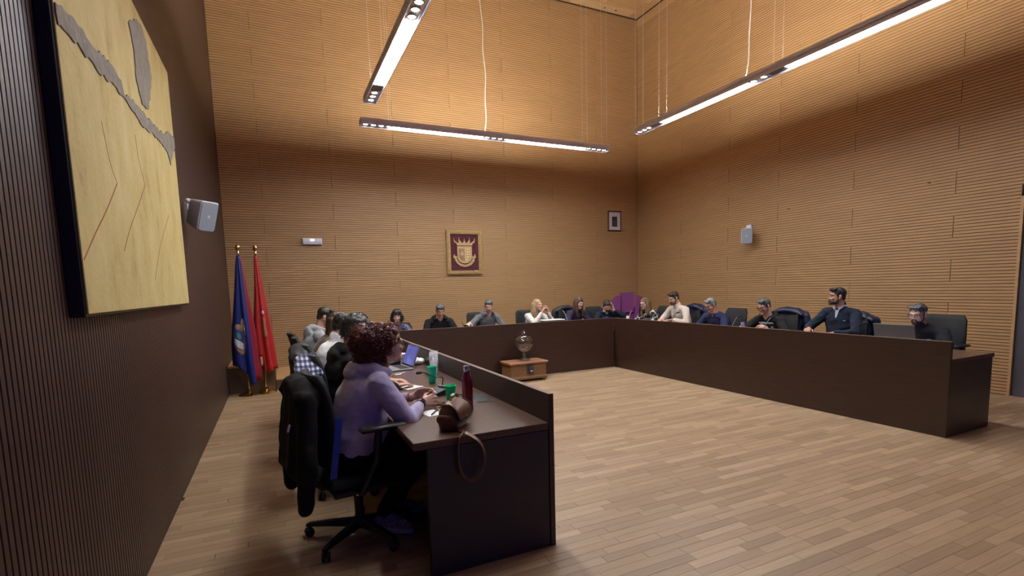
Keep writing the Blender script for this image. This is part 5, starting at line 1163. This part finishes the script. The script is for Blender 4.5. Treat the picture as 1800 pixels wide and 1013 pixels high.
def letters(txt, size, gap=0.25):
    G = {'O': ['111', '101', '101', '101', '111'], 'M': ['101', '111', '111', '101', '101'], 'A': ['010', '101', '111', '101', '101'], 'T': ['111', '010', '010', '010', '010'], 'N': ['101', '111', '111', '111', '101'], 'U': ['101', '101', '101', '101', '111'], 'R': ['110', '101', '110', '101', '101'], 'S': ['111', '100', '111', '001', '111'], 'E': ['111', '100', '110', '100', '111'], 'I': ['111', '010', '010', '010', '111']}
    out = []; x = 0
    for ch in txt:
        for r_ in range(5):
            for c_ in range(3):
                if G[ch][r_][c_] == '1': a = x+c_*size; b_ = -r_*size; out.append([(a, b_), (a+size, b_), (a+size, b_-size), (a, b_-size)])
        x += size*(3+gap*3)
    return out
N3 = P3['N']
wrap_poly(P3['top'], P3, 'back_print', letters('OMA', 0.014), N3+V((-0.02, -0.5, -0.13)), (1, 0, 0), (0, 0, 1), (0, 1, 0), mat('print_maroon', (0.16, 0.07, 0.09), 0.8))
wrap_poly(P3['top'], P3, 'back_print', letters('NUS', 0.013), N3+V((-0.02, -0.5, -0.27)), (1, 0, 0), (0, 0, 1), (0, 1, 0), mat('print_navy', (0.05, 0.05, 0.10), 0.8))
PRW = mat('print_white_ink', (0.62, 0.62, 0.64), 0.7)
rr = random.Random(4); shp = []
for i in range(14): x = -0.12+i*0.0175; shp.append([(x, 0.012+rr.uniform(-.004, .006)), (x+0.010, 0.014+rr.uniform(-.004, .006)), (x+0.012, -0.008), (x, -0.010)])
for x, z, w, h in ((-0.10, -0.03, 0.022, 0.022), (0.0, -0.045, 0.03, 0.02), (0.085, -0.05, 0.03, 0.034), (-0.04, -0.035, 0.012, 0.012)): shp.append([(x, z), (x+w, z), (x+w, z-h), (x, z-h)])
wrap_poly(P15['top'], P15, 'chest_print', shp, P15['N']+V((0.0, 0.5, -0.095)), (-1, 0, 0), (0, 0, 1), (0, -1, 0), PRW)
wrap_poly(P11['top'], P11, 'chest_print', [[(x, z), (x+0.018, z+0.004), (x+0.018, z-0.03), (x, z-0.028)] for x, z in ((-0.10, 0), (-0.075, -0.005), (-0.05, 0), (-0.02, 0), (0.01, -0.006))], P11['N']+V((0.0, 0.5, -0.08)), (-1, 0, 0), (0, 0, 1), (0, -1, 0), mat('print_blue', (0.06, 0.12, 0.32), 0.7))
wrap_poly(P16['top'], P16, 'chest_badge', [[(0, 0), (0.012, 0.008), (0.03, 0.004), (0.03, -0.004), (0, -0.006)]], P16['N']+V((-0.085, 0.5, -0.15)), (-1, 0, 0), (0, 0, 1), (0, -1, 0), PRW)
wrap_poly(P17['top'], P17, 'chest_badge', [[(0, 0), (0.03, 0), (0.03, -0.012), (0, -0.012)]], P17['N']+V((-0.075, 0.5, -0.13)), (-1, 0, 0), (0, 0, 1), (0, -1, 0), PRW)
# white shirt collar and zip of the half zip jacket
N6 = P16['N']; SHIRT = cloth('white_shirt', (0.62, 0.66, 0.72)); k = MB()
for s in (-1, 1):
    k.add([N6+V((s*0.070, -0.02, 0.062)), N6+V((s*0.058, 0.048, 0.046)), N6+V((s*0.014, 0.078, 0.022)), N6+V((s*0.030, 0.090, -0.012)), N6+V((s*0.074, 0.058, 0.026)), N6+V((s*0.080, -0.02, 0.046))], [(0, 1, 2, 3, 4, 5)])
o = k.build('shirt_collar', SHIRT, P16['t']); o.modifiers.new('s', 'SOLIDIFY').thickness = 0.006
wrap_poly(P16['top'], P16, 'shirt_front', [[(-0.03, 0.0), (0.03, 0.0), (0.004, -0.11), (-0.004, -0.11)]], N6+V((0, 0.5, -0.005)), (-1, 0, 0), (0, 0, 1), (0, -1, 0), SHIRT)
# wristwatch, bracelets and hair ornaments of the woman in front
S_, E_, W_, _h = P1['AR'][1]; ax = (W_-E_).normalized(); wc = W_-ax*0.022
def band_(c, ax, r, w, name, m, n=20):
    u = ax.orthogonal().normalized(); v_ = ax.cross(u)
    MB().rings([[c+ax*z+(u*math.cos(2*PI*j/n)+v_*math.sin(2*PI*j/n))*rr2 for j in range(n)] for z, rr2 in ((-w/2, r-.002), (-w/2, r), (w/2, r), (w/2, r-.002))]).build(name, m, P1['t'], True)
band_(wc, ax, 0.0335, 0.020, 'watch_strap', mat('watch_brown', (0.05, 0.022, 0.014), 0.5))
wd_ = V((0.9, 0.0, 0.45)); wd_ = (wd_-ax*wd_.dot(ax)).normalized(); u_ = ax.cross(wd_)
Mw = Matrix(((ax.x, u_.x, wd_.x, wc.x+wd_.x*0.033), (ax.y, u_.y, wd_.y, wc.y+wd_.y*0.033), (ax.z, u_.z, wd_.z, wc.z+wd_.z*0.033), (0, 0, 0, 1)))
MB().box(-0.017, 0.017, -0.015, 0.015, -0.002, 0.008, 0.003, Mw).build('watch_case', mat('watch_dark', (0.01, 0.01, 0.012), 0.15), P1['t'])
S_, E_, W_, _h = P1['AR'][-1]; ax = (W_-E_).normalized()
band_(W_-ax*0.015, ax, 0.0325, 0.005, 'bracelet', mat('bracelet_red', (0.3, 0.10, 0.09), 0.5)); band_(W_-ax*0.027, ax, 0.034, 0.006, 'bracelet', mat('bracelet_pale', (0.5, 0.4, 0.38), 0.5))

# ---- a chair under everyone
CL = ['black office chair of the woman in lilac, its back hung with a black coat', 'black office chair hung with a plaid shirt beside the lilac hoodie', 'black office chair hung with a black padded jacket', 'black office chair under the woman with long brown hair', 'black office chair with bare backrest behind the grey hoodie, nearest the flags',
      'black office chair under the woman with the black bob', 'black office chair under the man in the plain black hoodie', 'black office chair whose backrest shows beside the grey striped sweater', 'black office chair whose backrest shows behind the blonde woman', 'black office chair hung with a charcoal jacket behind the purple top', 'black office chair behind the man resting his head',
      'black office chair behind the black and white patterned top', 'black office chair behind the cream sweater', 'black office chair behind the navy sweater', 'black office chair behind the printed black hoodie', 'black office chair behind the half zip jacket', 'black office chair with tall visible back behind the grey laptop']
PP = [P1, P2, P3, P4, P5, P6, P7, P8, P9, P10, P11, P12, P13, P14, P15, P16, P17]
OFF = [(0.0, -0.04), (0.09, 0), (0.09, 0), (0, 0), (0.03, -0.12), (0.15, 0), (0.15, 0), (-0.06, 0), (-0.05, 0), (0, 0), (0, 0), (0, -0.08), (0, 0), (0.06, -0.06), (0, 0), (0, 0), (0, -0.04)]
RZC = [0.14, 0, 0, 0, 0.1]+[0]*12
chairs = []
for i, p in enumerate(PP):
    rz = LEFT if i < 5 else BACK if i < 11 else RIGHT
    chairs.append(place_chair(p['root'].x+OFF[i][0], p['root'].y+OFF[i][1], rz+RZC[i], CL[i]))
for i in (5, 6):
    for ch in chairs[i].children:
        if ch.name.startswith('backrest'): ch.location.z -= 0.13
def on_chair(i, *a, **k):
    c = chairs[i]; return drape(c.location.copy(), c.rotation_euler.z, *a, **k)
cj = on_chair(0, 'big black coat hanging over the near chair down to the floor', COATB, 0.42, 0.20, 0.26, 0.05, 1.07, 0.60, True, 1, lowc=-0.03, hem=0.12)
LIN = mat('blue_lining', (0.015, 0.06, 0.42), 0.5)
MB().ribbon(smooth_pts([(0.262, -0.15, 0.835), (0.272, -0.165, 0.74), (0.272, -0.185, 0.62), (0.262, -0.20, 0.50)]), 0.036, 0.008, (0.1, 1, 0)).build('blue_lining', LIN, cj)
MB().cap((0.225, -0.40, 0.83), (0.23, -0.41, 0.80), 0.006, 0.006).build('toggle', WHITE, cj, True)
on_chair(1, 'blue and white plaid shirt hanging over the second chair', PLAID, 0.42, 0.23, 0.25, 0.04, 1.07, 0.75, True, 2, name='plaid_shirt', cat='shirt')
on_chair(2, 'black padded jacket over the chair behind the white sweatshirt', COATG, 0.55, 0.22, 0.24, 0.04, 1.08, 0.75, True, 3, name='padded_jacket', cat='jacket')
on_chair(9, 'charcoal jacket over the chair between the blonde and brunette women', COATG, 0.5, 0.24, 0.29, 0.07, 1.13, 0.70, True, 4, name='jacket', cat='jacket')
on_chair(12, 'glossy dark navy jacket over the chair of the cream sweater', COATN, 0.5, 0.24, 0.29, 0.07, 1.14, 0.70, True, 5, name='jacket', cat='jacket')
on_chair(14, 'navy padded jacket over the chair of the printed black hoodie', COATN, 0.5, 0.25, 0.31, 0.09, 1.12, 0.70, True, 6, name='padded_jacket', cat='jacket')
on_chair(15, 'dark navy coat over the chair of the half zip jacket', COATN, 0.4, 0.25, 0.31, 0.07, 1.09, 0.70, True, 7, name='coat', cat='coat')
